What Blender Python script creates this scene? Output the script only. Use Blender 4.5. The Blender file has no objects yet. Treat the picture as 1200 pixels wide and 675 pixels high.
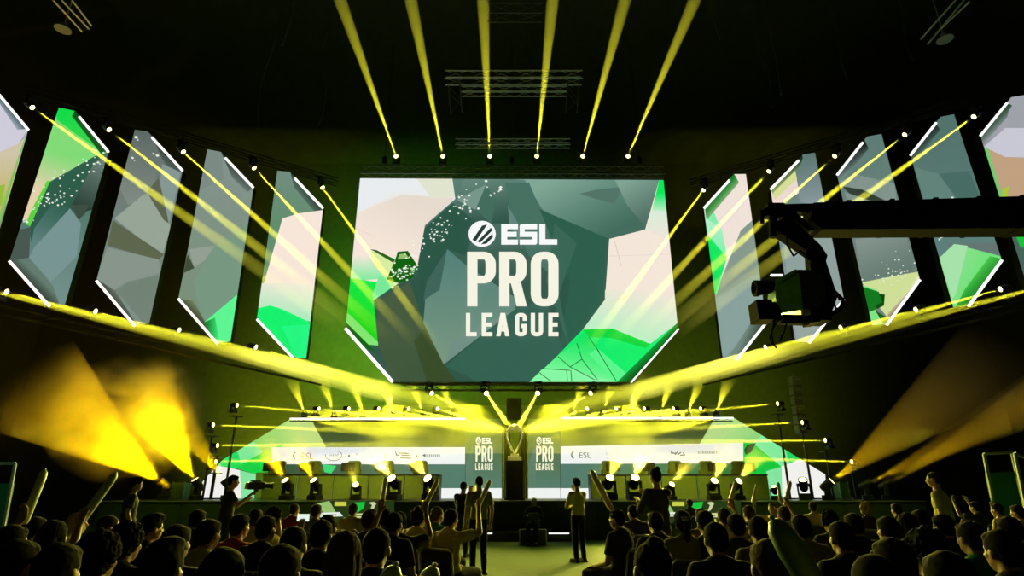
import bpy, bmesh, math, random
from mathutils import Vector, Matrix, Quaternion
from mathutils import noise as mnoise
R = math.radians
rnd = random.Random(7)
sc = bpy.context.scene
C = sc.collection

# ------------------------------------------------------------------ camera
F = 682.0
PITCH = math.atan(237.5 / F)
CAMH = 1.5
cam = bpy.data.cameras.new('camera')
cam.sensor_width = 36
cam.lens = 36 * F / 1200
cam.clip_end = 200
camo = bpy.data.objects.new('camera', cam)
C.objects.link(camo)
camo.location = (0, 0, CAMH)
camo.rotation_euler = (math.pi / 2 + PITCH, 0, 0)
sc.camera = camo
sc.view_settings.view_transform = 'Standard'
sc.view_settings.look = 'None'
sc.view_settings.gamma = 1
sc.view_settings.exposure = 0
sc.view_settings.use_curve_mapping = False
cy = sc.cycles
cy.max_bounces = 3
cy.diffuse_bounces = 2
cy.glossy_bounces = 2
cy.transmission_bounces = 2
cy.transparent_max_bounces = 8
cy.volume_bounces = 0
cy.light_sampling_threshold = 0
cy.sample_clamp_indirect = 3
cy.volume_step_rate = 2.0
cy.volume_max_steps = 128
w = bpy.data.worlds.new('hall_dark')
sc.world = w
w.use_nodes = True
w.node_tree.nodes['Background'].inputs[0].default_value = (0.5, 0.7, 0.2, 1)
w.node_tree.nodes['Background'].inputs[1].default_value = 0.0012


def ray(x, y):
    u = (x - 600) / F
    v = (337.5 - y) / F
    return Vector((u, math.cos(PITCH) - v * math.sin(PITCH), math.sin(PITCH) + v * math.cos(PITCH)))


def at(x, y, Y):
    d = ray(x, y)
    return Vector((0, 0, CAMH)) + d * (Y / d.y)


KW = 0.35


def wing(x, y, off=0.0):
    """point on the slanting line of side screens (left or right wing of the rig)"""
    d = ray(x, y)
    k = KW if x < 600 else -KW
    X0 = -8.0 if x < 600 else 8.0
    t = (26.0 - off - k * X0) / (d.y - k * d.x)
    return Vector((0, 0, CAMH)) + d * t


def slope_y(y):
    d = ray(600, y)
    return d.z / d.y


# ------------------------------------------------------------------ materials
MATS = {}


def lin(c):
    return tuple(((v / 255) / 12.92 if v / 255 <= 0.04045 else ((v / 255 + 0.055) / 1.055) ** 2.4) for v in c)


def mat(name, col, rough=0.6, metal=0.0, emis=None, estr=1.0, bump=0.0, scale=20.0, var=0.0, spec=0.5):
    if name in MATS:
        return MATS[name]
    m = bpy.data.materials.new(name)
    m.use_nodes = True
    nt = m.node_tree
    b = nt.nodes['Principled BSDF']
    b.inputs['Base Color'].default_value = (*col, 1)
    b.inputs['Roughness'].default_value = rough
    b.inputs['Metallic'].default_value = metal
    b.inputs['Specular IOR Level'].default_value = spec
    if var or bump:
        tc = nt.nodes.new('ShaderNodeTexCoord')
        nz = nt.nodes.new('ShaderNodeTexNoise')
        nz.inputs['Scale'].default_value = scale
        nz.inputs['Detail'].default_value = 3
        nt.links.new(tc.outputs['Object'], nz.inputs['Vector'])
        if var:
            mx = nt.nodes.new('ShaderNodeMix')
            mx.data_type = 'RGBA'
            mx.inputs['A'].default_value = (*[c * (1 - var) for c in col], 1)
            mx.inputs['B'].default_value = (*[min(1, c * (1 + var)) for c in col], 1)
            nt.links.new(nz.outputs['Fac'], mx.inputs['Factor'])
            nt.links.new(mx.outputs['Result'], b.inputs['Base Color'])
        if bump:
            bp = nt.nodes.new('ShaderNodeBump')
            bp.inputs['Strength'].default_value = bump
            nt.links.new(nz.outputs['Fac'], bp.inputs['Height'])
            nt.links.new(bp.outputs['Normal'], b.inputs['Normal'])
    if emis:
        b.inputs['Emission Color'].default_value = (*emis, 1)
        b.inputs['Emission Strength'].default_value = estr
    MATS[name] = m
    return m


def led_mat():
    """LED screen face: shows its picture from the mesh colour layer"""
    if 'led' in MATS:
        return MATS['led']
    m = bpy.data.materials.new('led_picture')
    m.use_nodes = True
    nt = m.node_tree
    b = nt.nodes['Principled BSDF']
    b.inputs['Base Color'].default_value = (0.01, 0.01, 0.01, 1)
    b.inputs['Roughness'].default_value = 0.6
    a = nt.nodes.new('ShaderNodeVertexColor')
    a.layer_name = 'Col'
    nt.links.new(a.outputs['Color'], b.inputs['Emission Color'])
    b.inputs['Emission Strength'].default_value = 1.0
    MATS['led'] = m
    return m


BLACK = mat('black_metal', (0.012, 0.012, 0.012), 0.45, 0.3, bump=0.05)
TRUSS = mat('truss_aluminium', (0.35, 0.36, 0.34), 0.35, 0.9, bump=0.05, scale=8)
DTRUSS = mat('black_truss', (0.02, 0.02, 0.02), 0.5, 0.5, bump=0.05)
PLASTIC = mat('black_plastic', (0.015, 0.015, 0.016), 0.35, var=0.3)
WHITEBAR = mat('white_light_bar', (0.8, 0.8, 0.8), emis=(1, 0.98, 0.98), estr=1.3)
LENS = mat('lamp_lens', (0.8, 0.8, 0.5), emis=(1, 0.85, 0.28), estr=5.0)
LENSW = mat('lamp_lens_warm', (0.8, 0.8, 0.5), emis=(1, 0.8, 0.25), estr=6.0)


def haze_mat(name, dens, fade=True, noise=0.0, nscale=0.5, col=(1, 1, 1), power=1.0, lo=0.0, hi=1.0, rise=0.0):
    m = bpy.data.materials.new(name)
    m.use_nodes = True
    nt = m.node_tree
    nt.nodes.clear()
    o = nt.nodes.new('ShaderNodeOutputMaterial')
    s = nt.nodes.new('ShaderNodeVolumeScatter')
    s.inputs['Color'].default_value = (*col, 1)
    s.inputs['Density'].default_value = dens
    s.inputs['Anisotropy'].default_value = 0.0
    last = None

    def mul(x, y):
        n = nt.nodes.new('ShaderNodeMath')
        n.operation = 'MULTIPLY'
        nt.links.new(x, n.inputs[0])
        if isinstance(y, (int, float)):
            n.inputs[1].default_value = y
        else:
            nt.links.new(y, n.inputs[1])
        return n.outputs[0]
    if fade:
        tc = nt.nodes.new('ShaderNodeTexCoord')
        sp = nt.nodes.new('ShaderNodeSeparateXYZ')
        nt.links.new(tc.outputs['Generated'], sp.inputs[0])
        mr = nt.nodes.new('ShaderNodeMapRange')
        mr.interpolation_type = 'SMOOTHSTEP'
        mr.inputs['From Min'].default_value = lo
        mr.inputs['From Max'].default_value = hi
        nt.links.new(sp.outputs['Z'], mr.inputs['Value'])
        last = mr.outputs[0]
    if noise:
        g = nt.nodes.new('ShaderNodeNewGeometry')
        nz = nt.nodes.new('ShaderNodeTexNoise')
        nz.inputs['Scale'].default_value = nscale
        nz.inputs['Detail'].default_value = 2.5
        nz.inputs['Distortion'].default_value = 0.4
        nt.links.new(g.outputs['Position'], nz.inputs['Vector'])
        mr = nt.nodes.new('ShaderNodeMapRange')
        mr.inputs['From Min'].default_value = 0.5 - 0.22 / max(noise, .01) * 0.5
        mr.inputs['From Max'].default_value = 0.62
        mr.inputs['To Min'].default_value = 1 - noise
        mr.inputs['To Max'].default_value = 1.0
        nt.links.new(nz.outputs['Fac'], mr.inputs['Value'])
        last = mul(last, mr.outputs[0]) if last else mr.outputs[0]
    if rise:
        tc2 = nt.nodes.new('ShaderNodeTexCoord')
        vd = nt.nodes.new('ShaderNodeVectorMath')
        vd.operation = 'DISTANCE'
        vd.inputs[1].default_value = (.5, .5, .5)
        nt.links.new(tc2.outputs['Generated'], vd.inputs[0])
        m3 = nt.nodes.new('ShaderNodeMapRange')
        m3.inputs['From Min'].default_value = .5
        m3.inputs['From Max'].default_value = .5 - rise
        nt.links.new(vd.outputs['Value'], m3.inputs['Value'])
        last = mul(last, m3.outputs[0]) if last else m3.outputs[0]
    if last:
        nt.links.new(mul(last, dens), s.inputs['Density'])
    nt.links.new(s.outputs[0], o.inputs['Volume'])
    return m


# ------------------------------------------------------------------ object helpers
def tag(o, label=None, cat=None, group=None, kind=None):
    if label:
        o['label'] = label
    if cat:
        o['category'] = cat
    if group:
        o['group'] = group
    if kind:
        o['kind'] = kind
    return o


def empty(name, loc=(0, 0, 0), rz=0.0):
    o = bpy.data.objects.new(name, None)
    o.empty_display_size = 0.1
    C.objects.link(o)
    o.location = loc
    o.rotation_euler = (0, 0, rz)
    return o


def obj_from(name, me, m=None, parent=None):
    o = bpy.data.objects.new(name, me)
    if m is not None and len(me.materials) == 0:
        me.materials.append(m)
    C.objects.link(o)
    if parent:
        o.parent = parent
    return o


def obj(name, bm, m=None, parent=None, smooth=False):
    bmesh.ops.recalc_face_normals(bm, faces=bm.faces)
    me = bpy.data.meshes.new(name)
    bm.to_mesh(me)
    bm.free()
    if smooth:
        for p in me.polygons:
            p.use_smooth = True
    return obj_from(name, me, m, parent)


def NB():
    return bmesh.new()


def box(bm, c, s, rot=None, bevel=0.0):
    r = bmesh.ops.create_cube(bm, size=1)
    M = Matrix.Translation(Vector(c)) @ (rot.to_matrix().to_4x4() if isinstance(rot, Quaternion) else (rot if rot else Matrix())) @ Matrix.Diagonal((*s, 1))
    bmesh.ops.transform(bm, matrix=M, verts=r['verts'])
    if bevel:
        es = list({e for v in r['verts'] for e in v.link_edges})
        bmesh.ops.bevel(bm, geom=es, offset=bevel, segments=2, affect='EDGES', profile=0.7)
    return bm


def tube(bm, a, b, ra, rb=None, n=8, caps=True):
    rb = ra if rb is None else rb
    a = Vector(a)
    b = Vector(b)
    d = b - a
    if d.length < 1e-6:
        return bm
    q = d.to_track_quat('Z', 'Y')
    vs = []
    for (p, r) in ((a, ra), (b, rb)):
        vs.append([bm.verts.new(p + q @ Vector((r * math.cos(2 * math.pi * i / n), r * math.sin(2 * math.pi * i / n), 0))) for i in range(n)])
    for i in range(n):
        j = (i + 1) % n
        bm.faces.new((vs[0][i], vs[0][j], vs[1][j], vs[1][i]))
    if caps:
        bm.faces.new(vs[0][::-1])
        bm.faces.new(vs[1])
    return bm


def path_tube(bm, pts, r, n=6):
    for a, b in zip(pts[:-1], pts[1:]):
        tube(bm, a, b, r, n=n)
    return bm


def lathe(bm, prof, n=20, M=None):
    """prof: list of (r, z)"""
    rings = []
    for r, z in prof:
        if r < 1e-5:
            rings.append([bm.verts.new((0, 0, z))])
        else:
            rings.append([bm.verts.new((r * math.cos(2 * math.pi * i / n), r * math.sin(2 * math.pi * i / n), z)) for i in range(n)])
    for a, b in zip(rings[:-1], rings[1:]):
        for i in range(n):
            j = (i + 1) % n
            if len(a) == 1 and len(b) == 1:
                continue
            if len(a) == 1:
                bm.faces.new((a[0], b[j], b[i]))
            elif len(b) == 1:
                bm.faces.new((a[i], a[j], b[0]))
            else:
                bm.faces.new((a[i], a[j], b[j], b[i]))
    if M is not None:
        bmesh.ops.transform(bm, matrix=M, verts=[v for r in rings for v in r])
    return bm


def ell(bm, c, s, rot=None, sub=2):
    r = bmesh.ops.create_icosphere(bm, subdivisions=sub, radius=1)
    M = Matrix.Translation(Vector(c)) @ (rot if rot else Matrix()) @ Matrix.Diagonal((*s, 1))
    bmesh.ops.transform(bm, matrix=M, verts=r['verts'])
    return bm


def caps(bm, a, b, ra, rb, n=10):
    tube(bm, a, b, ra, rb, n=n)
    ell(bm, a, (ra,) * 3, sub=1 if ra < .02 else 2)
    ell(bm, b, (rb,) * 3, sub=1 if rb < .02 else 2)
    return bm


def copy_tree(o, parent=None):
    c = o.copy()
    C.objects.link(c)
    c.parent = parent
    for ch in list(o.children):
        copy_tree(ch, c)
    return c


# ------------------------------------------------------------------ LED pictures
def clip_half(poly, a, b, c):
    """keep a*x+b*y+c >= 0"""
    out = []
    n = len(poly)
    for i in range(n):
        p = poly[i]
        q = poly[(i + 1) % n]
        dp = a * p[0] + b * p[1] + c
        dq = a * q[0] + b * q[1] + c
        if dp >= 0:
            out.append(p)
        if (dp >= 0) != (dq >= 0):
            t = dp / (dp - dq)
            out.append((p[0] + (q[0] - p[0]) * t, p[1] + (q[1] - p[1]) * t))
    return out


def clip_convex(poly, hull):
    area = sum(hull[i][0] * hull[(i + 1) % len(hull)][1] - hull[(i + 1) % len(hull)][0] * hull[i][1] for i in range(len(hull)))
    s = 1 if area > 0 else -1
    for i in range(len(hull)):
        x0, y0 = hull[i]
        x1, y1 = hull[(i + 1) % len(hull)]
        # inside is left of edge for s=1
        a = -(y1 - y0) * s
        b = (x1 - x0) * s
        c = -(a * x0 + b * y0)
        poly = clip_half(poly, a, b, c)
        if len(poly) < 3:
            return []
    return poly


from mathutils.geometry import tessellate_polygon


def tris_of(poly):
    v = [Vector((p[0], p[1], 0)) for p in poly]
    return [[poly[i] for i in t] for t in tessellate_polygon([v])]


class Picture:
    """flat picture in pixel coordinates, laid onto a plane with function proj(x,y,off)"""

    def __init__(self, hull, proj, step=0.004):
        self.hull = hull
        self.proj = proj
        self.vs = []
        self.fs = []
        self.cols = []
        self.layer = 0
        self.step = step

    def _emit(self, poly, colf):
        if len(poly) < 3:
            return
        base = len(self.vs)
        for p in poly:
            self.vs.append(self.proj(p[0], p[1], self.layer * self.step))
            self.cols.append(colf(p[0], p[1]))
        self.fs.append(tuple(range(base, base + len(poly))))

    def add(self, poly, col, grad=None, same=False):
        """col: colour, or grad=((x,y,col),(x,y,col))"""
        if not same:
            self.layer += 1
        conv = tris_of(poly) if len(poly) > 3 else [poly]
        for t in conv:
            t = clip_convex(list(t), self.hull) if self.hull else list(t)
            if len(t) < 3:
                continue
            if grad is None:
                c = lin(col)
                self._emit(t, lambda x, y: c)
            else:
                (x0, y0, c0), (x1, y1, c1) = grad
                dx, dy = x1 - x0, y1 - y0
                L2 = dx * dx + dy * dy
                N = 6

                def tt(x, y):
                    return ((x - x0) * dx + (y - y0) * dy) / L2

                def cf(x, y):
                    k = min(1, max(0, tt(x, y)))
                    return lin(tuple(c0[i] + (c1[i] - c0[i]) * k for i in range(3)))
                a, b, c = dx / L2, dy / L2, -(x0 * dx + y0 * dy) / L2
                self._emit(clip_half(t, -a, -b, -c), cf)
                self._emit(clip_half(t, a, b, c - 1), cf)
                for k in range(N):
                    s = clip_half(t, a, b, c - k / N)
                    if len(s) >= 3:
                        s = clip_half(s, -a, -b, -(c - (k + 1) / N))
                    self._emit(s, cf)

    def line(self, x0, y0, x1, y1, w, col):
        d = math.hypot(x1 - x0, y1 - y0)
        nx, ny = -(y1 - y0) / d * w / 2, (x1 - x0) / d * w / 2
        self.add([(x0 + nx, y0 + ny), (x1 + nx, y1 + ny), (x1 - nx, y1 - ny), (x0 - nx, y0 - ny)], col, same=True)

    def specks(self, pts, n, col, spread=4, size=1.0, seed=1):
        r = random.Random(seed)
        self.layer += 1
        for i in range(n):
            k = r.random() * (len(pts) - 1)
            j = min(int(k), len(pts) - 2)
            f = k - j
            x = pts[j][0] * (1 - f) + pts[j + 1][0] * f + r.gauss(0, spread)
            y = pts[j][1] * (1 - f) + pts[j + 1][1] * f + r.gauss(0, spread)
            s = size * r.uniform(.5, 1.3)
            a = r.random() * 3
            self.add([(x + s * 1.3 * math.cos(a + q) * (1 if q % 2 else .7), y + s * math.sin(a + q)) for q in (0, 1.5, 3.1, 4.6)], col, same=True)

    def build(self, name, parent):
        me = bpy.data.meshes.new(name)
        me.from_pydata(self.vs, [], self.fs)
        ca = me.color_attributes.new('Col', 'FLOAT_COLOR', 'POINT')
        for i, c in enumerate(self.cols):
            ca.data[i].color = (*c, 1)
        # make every face look at the audience
        me.update()
        bm = bmesh.new()
        bm.from_mesh(me)
        flip = [f for f in bm.faces if f.normal.y > 0]
        bmesh.ops.reverse_faces(bm, faces=flip)
        bm.to_mesh(me)
        bm.free()
        return obj_from(name, me, led_mat(), parent)


def slab(name, hull, proj, m, parent, t0=0.02, t1=0.22):
    """box-like body behind a screen outline"""
    bm = NB()
    f = [bm.verts.new(proj(x, y, -t0)) for x, y in hull]
    b = [bm.verts.new(proj(x, y, -t0) + Vector((0, t1, 0))) for x, y in hull]
    bm.faces.new(f)
    bm.faces.new(b[::-1])
    n = len(hull)
    for i in range(n):
        j = (i + 1) % n
        bm.faces.new((f[i], b[i], b[j], f[j]))
    return obj(name, bm, m, parent)


def bar_between(name, A, B, r, m, parent):
    bm = NB()
    d = (B - A)
    box(bm, (A + B) / 2, (r, r, d.length), d.to_track_quat('Z', 'Y'), bevel=r * .2)
    return obj(name, bm, m, parent)


# ---- lettering as polygons in pixel frame
def rect(x0, y0, x1, y1):
    return [(x0, y0), (x1, y0), (x1, y1), (x0, y1)]


def qring(cx, cy, rx, ry, tx, ty, a0, a1, n=6):
    """quarter ring pieces (quads). angles in degrees, y down"""
    out = []
    for i in range(n):
        p = R(a0 + (a1 - a0) * i / n)
        q = R(a0 + (a1 - a0) * (i + 1) / n)
        out.append([(cx + rx * math.cos(p), cy + ry * math.sin(p)), (cx + rx * math.cos(q), cy + ry * math.sin(q)),
                    (cx + (rx - tx) * math.cos(q), cy + (ry - ty) * math.sin(q)), (cx + (rx - tx) * math.cos(p), cy + (ry - ty) * math.sin(p))])
    return out


def glyph(ch, x0, y0, x1, y1, t, b):
    """condensed sans letter; t stem width, b bar height"""
    W, H = x1 - x0, y1 - y0
    r = min(W * .5, H * .22)
    P = []
    if ch in 'PR':
        m = y0 + H * .58
        P += [rect(x0, y0, x0 + t, y1), rect(x0 + t, y0, x1 - r, y0 + b), rect(x0 + t, m - b, x1 - r, m), rect(x1 - t, y0 + r, x1, m - r)]
        P += qring(x1 - r, y0 + r, r, r, t, b, -90, 0) + qring(x1 - r, m - r, r, r, t, b, 0, 90)
        if ch == 'R':
            P += [[(x0 + W * .42, m - 1), (x0 + W * .42 + t, m - 1), (x1 + .5, y1), (x1 - t + .5, y1)]]
    elif ch == 'O' or ch == 'U' or ch == 'G':
        P += [rect(x0, y0 + (r if ch != 'U' else 0), x0 + t, y1 - r)]
        P += qring(x0 + r, y1 - r, r, r, t, b, 90, 180) + qring(x1 - r, y1 - r, r, r, t, b, 0, 90)
        P += [rect(x0 + r - .01, y1 - b, x1 - r + .01, y1)]
        if ch != 'U':
            P += qring(x0 + r, y0 + r, r, r, t, b, 180, 270) + qring(x1 - r, y0 + r, r, r, t, b, 270, 360)
            P += [rect(x0 + r - .01, y0, x1 - r + .01, y0 + b)]
        if ch == 'G':
            P += [rect(x1 - t, y0 + r, x1, y0 + H * .34), rect(x1 - t, y0 + H * .5, x1, y1 - r), rect(x0 + W * .52, y0 + H * .47, x1, y0 + H * .47 + b)]
        else:
            P += [rect(x1 - t, y0 + (r if ch == 'O' else 0), x1, y1 - r)]
    elif ch == 'L':
        P += [rect(x0, y0, x0 + t, y1), rect(x0 + t, y1 - b, x1, y1)]
    elif ch == 'E':
        P += [rect(x0, y0, x0 + t, y1), rect(x0 + t, y0, x1, y0 + b), rect(x0 + t, y1 - b, x1, y1), rect(x0 + t, y0 + H / 2 - b / 2, x1 - W * .08, y0 + H / 2 + b / 2)]
    elif ch == 'A':
        m = (x0 + x1) / 2
        P += [[(x0, y1), (m - t * .55, y0), (m + t * .55, y0), (x0 + t, y1)], [(x1 - t, y1), (m - t * .55, y0), (m + t * .55, y0), (x1, y1)],
              rect(x0 + W * .22, y0 + H * .62, x1 - W * .22, y0 + H * .62 + b)]
    elif ch == 'S':
        P += [rect(x0, y0 + b * .2, x0 + t * .9, y0 + H / 2), rect(x1 - t * .9, y0 + H / 2, x1, y1 - b * .2), rect(x0 + 1, y0, x1, y0 + b), rect(x0, y1 - b, x1 - 1, y1), rect(x0, y0 + H / 2 - b / 2, x1, y0 + H / 2 + b / 2)]
    return P


def league_logo(pic, x0, y0, x1, y1, cw=(248, 250, 250), cc=(246, 244, 226), dark=(35, 60, 52)):
    """emblem + ESL over PRO over LEAGUE, in the box x0..x1,y0..y1"""
    sx = (x1 - x0) / 108.5
    sy = (y1 - y0) / 135.0

    def put(polys, col):
        pic.layer += 1
        for p in polys:
            pic.add([(x0 + (x - 546) * sx, y0 + (y - 259) * sy) for x, y in p], col, same=True)
    put([[(565 + 16 * math.cos(R(a)), 274 + 15.3 * math.sin(R(a))) for a in range(0, 360, 15)]], cw)
    # claw stripes
    put([[(553.5, 281), (565, 264.3), (571, 263), (557.5, 283)],
         [(559.5, 282.8), (575.3, 266.6), (577, 270), (562.4, 284.8)],
         [(563.6, 286.4), (577.2, 273.5), (577.6, 278.2), (570, 285.6)]], dark)
    put(glyph('E', 587.4, 262.5, 607, 286.7, 7, 6), cw)
    put(glyph('S', 609, 262.5, 629.5, 286.7, 6.5, 6), cw)
    put(glyph('L', 632, 262.5, 653, 286.7, 7, 6.4), cw)
    put(glyph('P', 547.5, 295, 581, 359, 12, 9), cc)
    put(glyph('R', 585, 295, 617, 359, 12, 9), cc)
    put(glyph('O', 622, 295, 654.5, 359, 12, 9), cc)
    for ch, a, b in (('L', 546, 558.6), ('E', 564.5, 577), ('A', 581.5, 597), ('G', 603.5, 617.5), ('U', 622, 636.5), ('E', 642.5, 654.5)):
        put(glyph(ch, a, 366.7, b, 394, 5, 4.8), cc)


# ------------------------------------------------------------------ moving head spotlights
for _m in (LENS, LENSW, WHITEBAR):
    _m.cycles.emission_sampling = 'NONE'


def beam_mesh(r0, ang, L, n=20):
    rs = [(r0, .02), (r0 + L * math.tan(ang), -L)]
    bm = NB()
    v = [[bm.verts.new((r * math.cos(2 * math.pi * i / n), r * math.sin(2 * math.pi * i / n), z)) for i in range(n)] for r, z in rs]
    for i in range(n):
        j = (i + 1) % n
        bm.faces.new((v[0][i], v[0][j], v[1][j], v[1][i]))
    bm.faces.new(v[0])
    bm.faces.new(v[1][::-1])
    bmesh.ops.recalc_face_normals(bm, faces=bm.faces)
    me = bpy.data.meshes.new('light_beam')
    bm.to_mesh(me)
    bm.free()
    return me


def _fixture_meshes():
    d = {}
    bm = NB()
    box(bm, (0, 0, .07), (.36, .30, .14), bevel=.015)
    for s in (-1, 1):
        box(bm, (s * .14, 0, .012), (.05, .26, .024))
    d['base'] = bm
    bm = NB()
    box(bm, (0, 0, .165), (.32, .10, .05), bevel=.01)
    for s in (-1, 1):
        box(bm, (s * .165, 0, .30), (.045, .12, .32), bevel=.012)
        tube(bm, (s * .12, 0, .42), (s * .19, 0, .42), .05, n=12)
    d['yoke'] = bm
    bm = NB()
    lathe(bm, [(0, .2), (.07, .195), (.105, .15), (.115, .05), (.12, -.05), (.125, -.16), (.13, -.20), (.115, -.21), (.105, -.19), (0, -.18)], n=20)
    for k in range(4):
        lathe(bm, [(.112, .13 - k * .035), (.122, .125 - k * .035), (.112, .12 - k * .035)], n=20)
    d['lamp_head'] = bm
    bm = NB()
    lathe(bm, [(.0, -.205), (.05, -.204), (.1, -.197), (.104, -.188)], n=20)
    d['lens'] = bm
    out = {}
    for k, bm in d.items():
        bmesh.ops.recalc_face_normals(bm, faces=bm.faces)
        me = bpy.data.meshes.new(k)
        bm.to_mesh(me)
        bm.free()
        for p in me.polygons:
            p.use_smooth = k in ('lamp_head', 'lens')
        me.materials.append(LENS if k == 'lens' else BLACK)
        out[k] = me
    return out


FX = _fixture_meshes()
NFIX = [0]


def spotlight(P, target, label, group, ang=1.2, L=12.0, energy=6000, bmat=None, hung=False, falloff=None,
              col=(1, .95, .03), scale=1.0, beam=True, side=0.0):
    """moving head whose lens centre is at P, aimed at target. Real spot lamp plus the haze it lights."""
    P = Vector(P)
    root = empty('moving_spotlight')
    tag(root, label, 'stage light', group)
    up = Quaternion((1, 0, 0), math.pi) if hung else Quaternion()
    d = (Vector(target) - P).normalized()
    # yaw the base so that the yoke faces the aim
    yaw = Quaternion((0, 0, 1), math.atan2(d.y, d.x) - math.pi / 2)
    q0 = yaw @ up
    root.rotation_mode = 'QUATERNION'
    root.rotation_quaternion = q0
    root.scale = (scale,) * 3
    pivot = P - d * .2 * scale
    root.location = pivot - (q0 @ Vector((0, 0, .42))) * scale
    obj_from('base', FX['base'], None, root)
    obj_from('yoke', FX['yoke'], None, root)
    h = obj_from('lamp_head', FX['lamp_head'], None, root)
    h.rotation_mode = 'QUATERNION'
    h.location = (0, 0, .42)
    h.rotation_quaternion = q0.inverted() @ d.to_track_quat('-Z', 'Y')
    ln = obj_from('lens', FX['lens'], None, h)
    ln['label'] = 'glowing yellow lens'
    if beam:
        me = beam_mesh(.07, R(ang), L)
        me.materials.append(bmat)
        b = obj_from('light_beam', me, None, h)
        b.location = (0, 0, -.22)
        b['label'] = 'yellow light beam in the haze'
        b.scale = (1 / scale,) * 3
    l = bpy.data.lights.new('lamp', 'SPOT')
    l.spot_size = 2 * R(ang) * (1.5 if ang < 3 else 1.2)
    l.spot_blend = .6 if ang < 3 else .35
    l.shadow_soft_size = .02
    l.color = col
    l.energy = energy
    if falloff:
        l.use_nodes = True
        nt = l.node_tree
        em = nt.nodes['Emission']
        fo = nt.nodes.new('ShaderNodeLightFalloff')
        fo.inputs['Strength'].default_value = 1.0
        ma = nt.nodes.new('ShaderNodeMath')
        ma.operation = 'MULTIPLY_ADD'
        nt.links.new(fo.outputs['Linear'], ma.inputs[0])
        ma.inputs[1].default_value = falloff
        nt.links.new(fo.outputs['Quadratic'], ma.inputs[2])
        nt.links.new(ma.outputs[0], em.inputs['Strength'])
    lo = bpy.data.objects.new('lamp', l)
    C.objects.link(lo)
    lo.parent = h
    lo.location = (0, 0, -.29)
    NFIX[0] += 1
    return root


def truss(name, A, B, label, m, size=.3, seg=.5, parent=None, cat='truss', group=None, r=.025):
    A = Vector(A)
    B = Vector(B)
    d = (B - A)
    L = d.length
    q = d.to_track_quat('Z', 'Y')
    bm = NB()
    h = size / 2
    cs = [(-h, -h), (h, -h), (h, h), (-h, h)]
    for x, y in cs:
        tube(bm, (x, y, 0), (x, y, L), r, n=6)
    n = max(2, int(L / seg))
    for k in range(n):
        z0, z1 = L * k / n, L * (k + 1) / n
        for i in range(4):
            a, b = cs[i], cs[(i + 1) % 4]
            if k % 2:
                a, b = b, a
            tube(bm, (*a, z0), (*b, z1), r * .45, n=4, caps=False)
    bmesh.ops.transform(bm, matrix=Matrix.Translation(A) @ q.to_matrix().to_4x4(), verts=bm.verts)
    o = obj(name, bm, m, parent)
    if not parent:
        tag(o, label, cat, group)
    return o
# ================================================================== SETTING
SZ = 1.18            # stage height
WALLM = mat('hall_wall_paint', (0.030, 0.034, 0.022), 0.9, bump=0.2, scale=3, var=0.35)
CEILM = mat('hall_ceiling_black', (0.014, 0.018, 0.008), 0.95, bump=0.2, scale=2, var=0.5)
FLOORM = mat('hall_floor', (0.03, 0.075, 0.006), 0.7, bump=0.1, scale=6, var=0.35, spec=.12)


def structure(name, c, s, m):
    bm = NB()
    box(bm, c, s)
    o = obj(name, bm, m)
    o['kind'] = 'structure'
    return o


structure('floor', (0, 15, -.1), (64, 50, .2), FLOORM)
structure('ceiling', (0, 15, 24.6), (64, 50, .2), CEILM)
structure('wall_back', (0, 38, 12.25), (64, .3, 24.5), WALLM)
structure('wall_left', (-31.9, 15, 12.25), (.3, 46, 24.5), WALLM)
structure('wall_right', (31.9, 15, 12.25), (.3, 46, 24.5), WALLM)
structure('wall_rear', (0, -9.8, 12.25), (64, .3, 24.5), CEILM)

# ------------------------------------------------------------------ stage
STAGEM = mat('stage_front_cloth', (0.035, 0.045, 0.03), 0.8, bump=0.15, scale=5, var=0.25)
DECKM = mat('stage_deck', (0.02, 0.02, 0.02), 0.35, bump=0.05, var=0.3)
stage = tag(empty('stage', (0, 20.7, 0)), 'long black raised stage with a thin pale front edge below the screen wall', 'stage')
bm = NB()
box(bm, (0, 4.2, .56), (27.6, 8.36, 1.12))
obj('platform', bm, STAGEM, stage)
bm = NB()
box(bm, (0, 4.18, 1.15), (27.7, 8.44, .06), bevel=.01)
obj('deck', bm, DECKM, stage)
bm = NB()
for x0, x1 in ((-13.8, -2.2), (2.4, 13.8)):
    box(bm, ((x0 + x1) / 2, -.045, 1.165), (x1 - x0, .02, .022))
EDGE = mat('stage_edge_trim', (0.5, 0.55, 0.5), 0.3, 0.6)
obj('edge_trim', bm, EDGE, stage)
for k in range(10):
    if k in (4, 5):
        continue
    x = -12.4 + k * 2.76
    bm = NB()
    box(bm, (x, -.01, .56), (2.6, .03, 1.02), bevel=.01)
    obj('front_panel', bm, STAGEM, stage)

st = tag(empty('stage_step', (0.15, 20.2, 0)), 'low black step in front of the stage centre with short white edge lights', 'step')
bm = NB()
box(bm, (0, 0, .13), (3.9, .9, .26), bevel=.01)
obj('tread', bm, DECKM, st)
for a, b in ((541, 552), (567, 577), (643, 667)):
    x0 = at(a, 625, 19.74).x - .15
    x1 = at(b, 625, 19.74).x - .15
    bm = NB()
    box(bm, ((x0 + x1) / 2, -.46, .235), (x1 - x0, .02, .03))
    obj('edge_light', bm, WHITEBAR, st)

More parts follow.
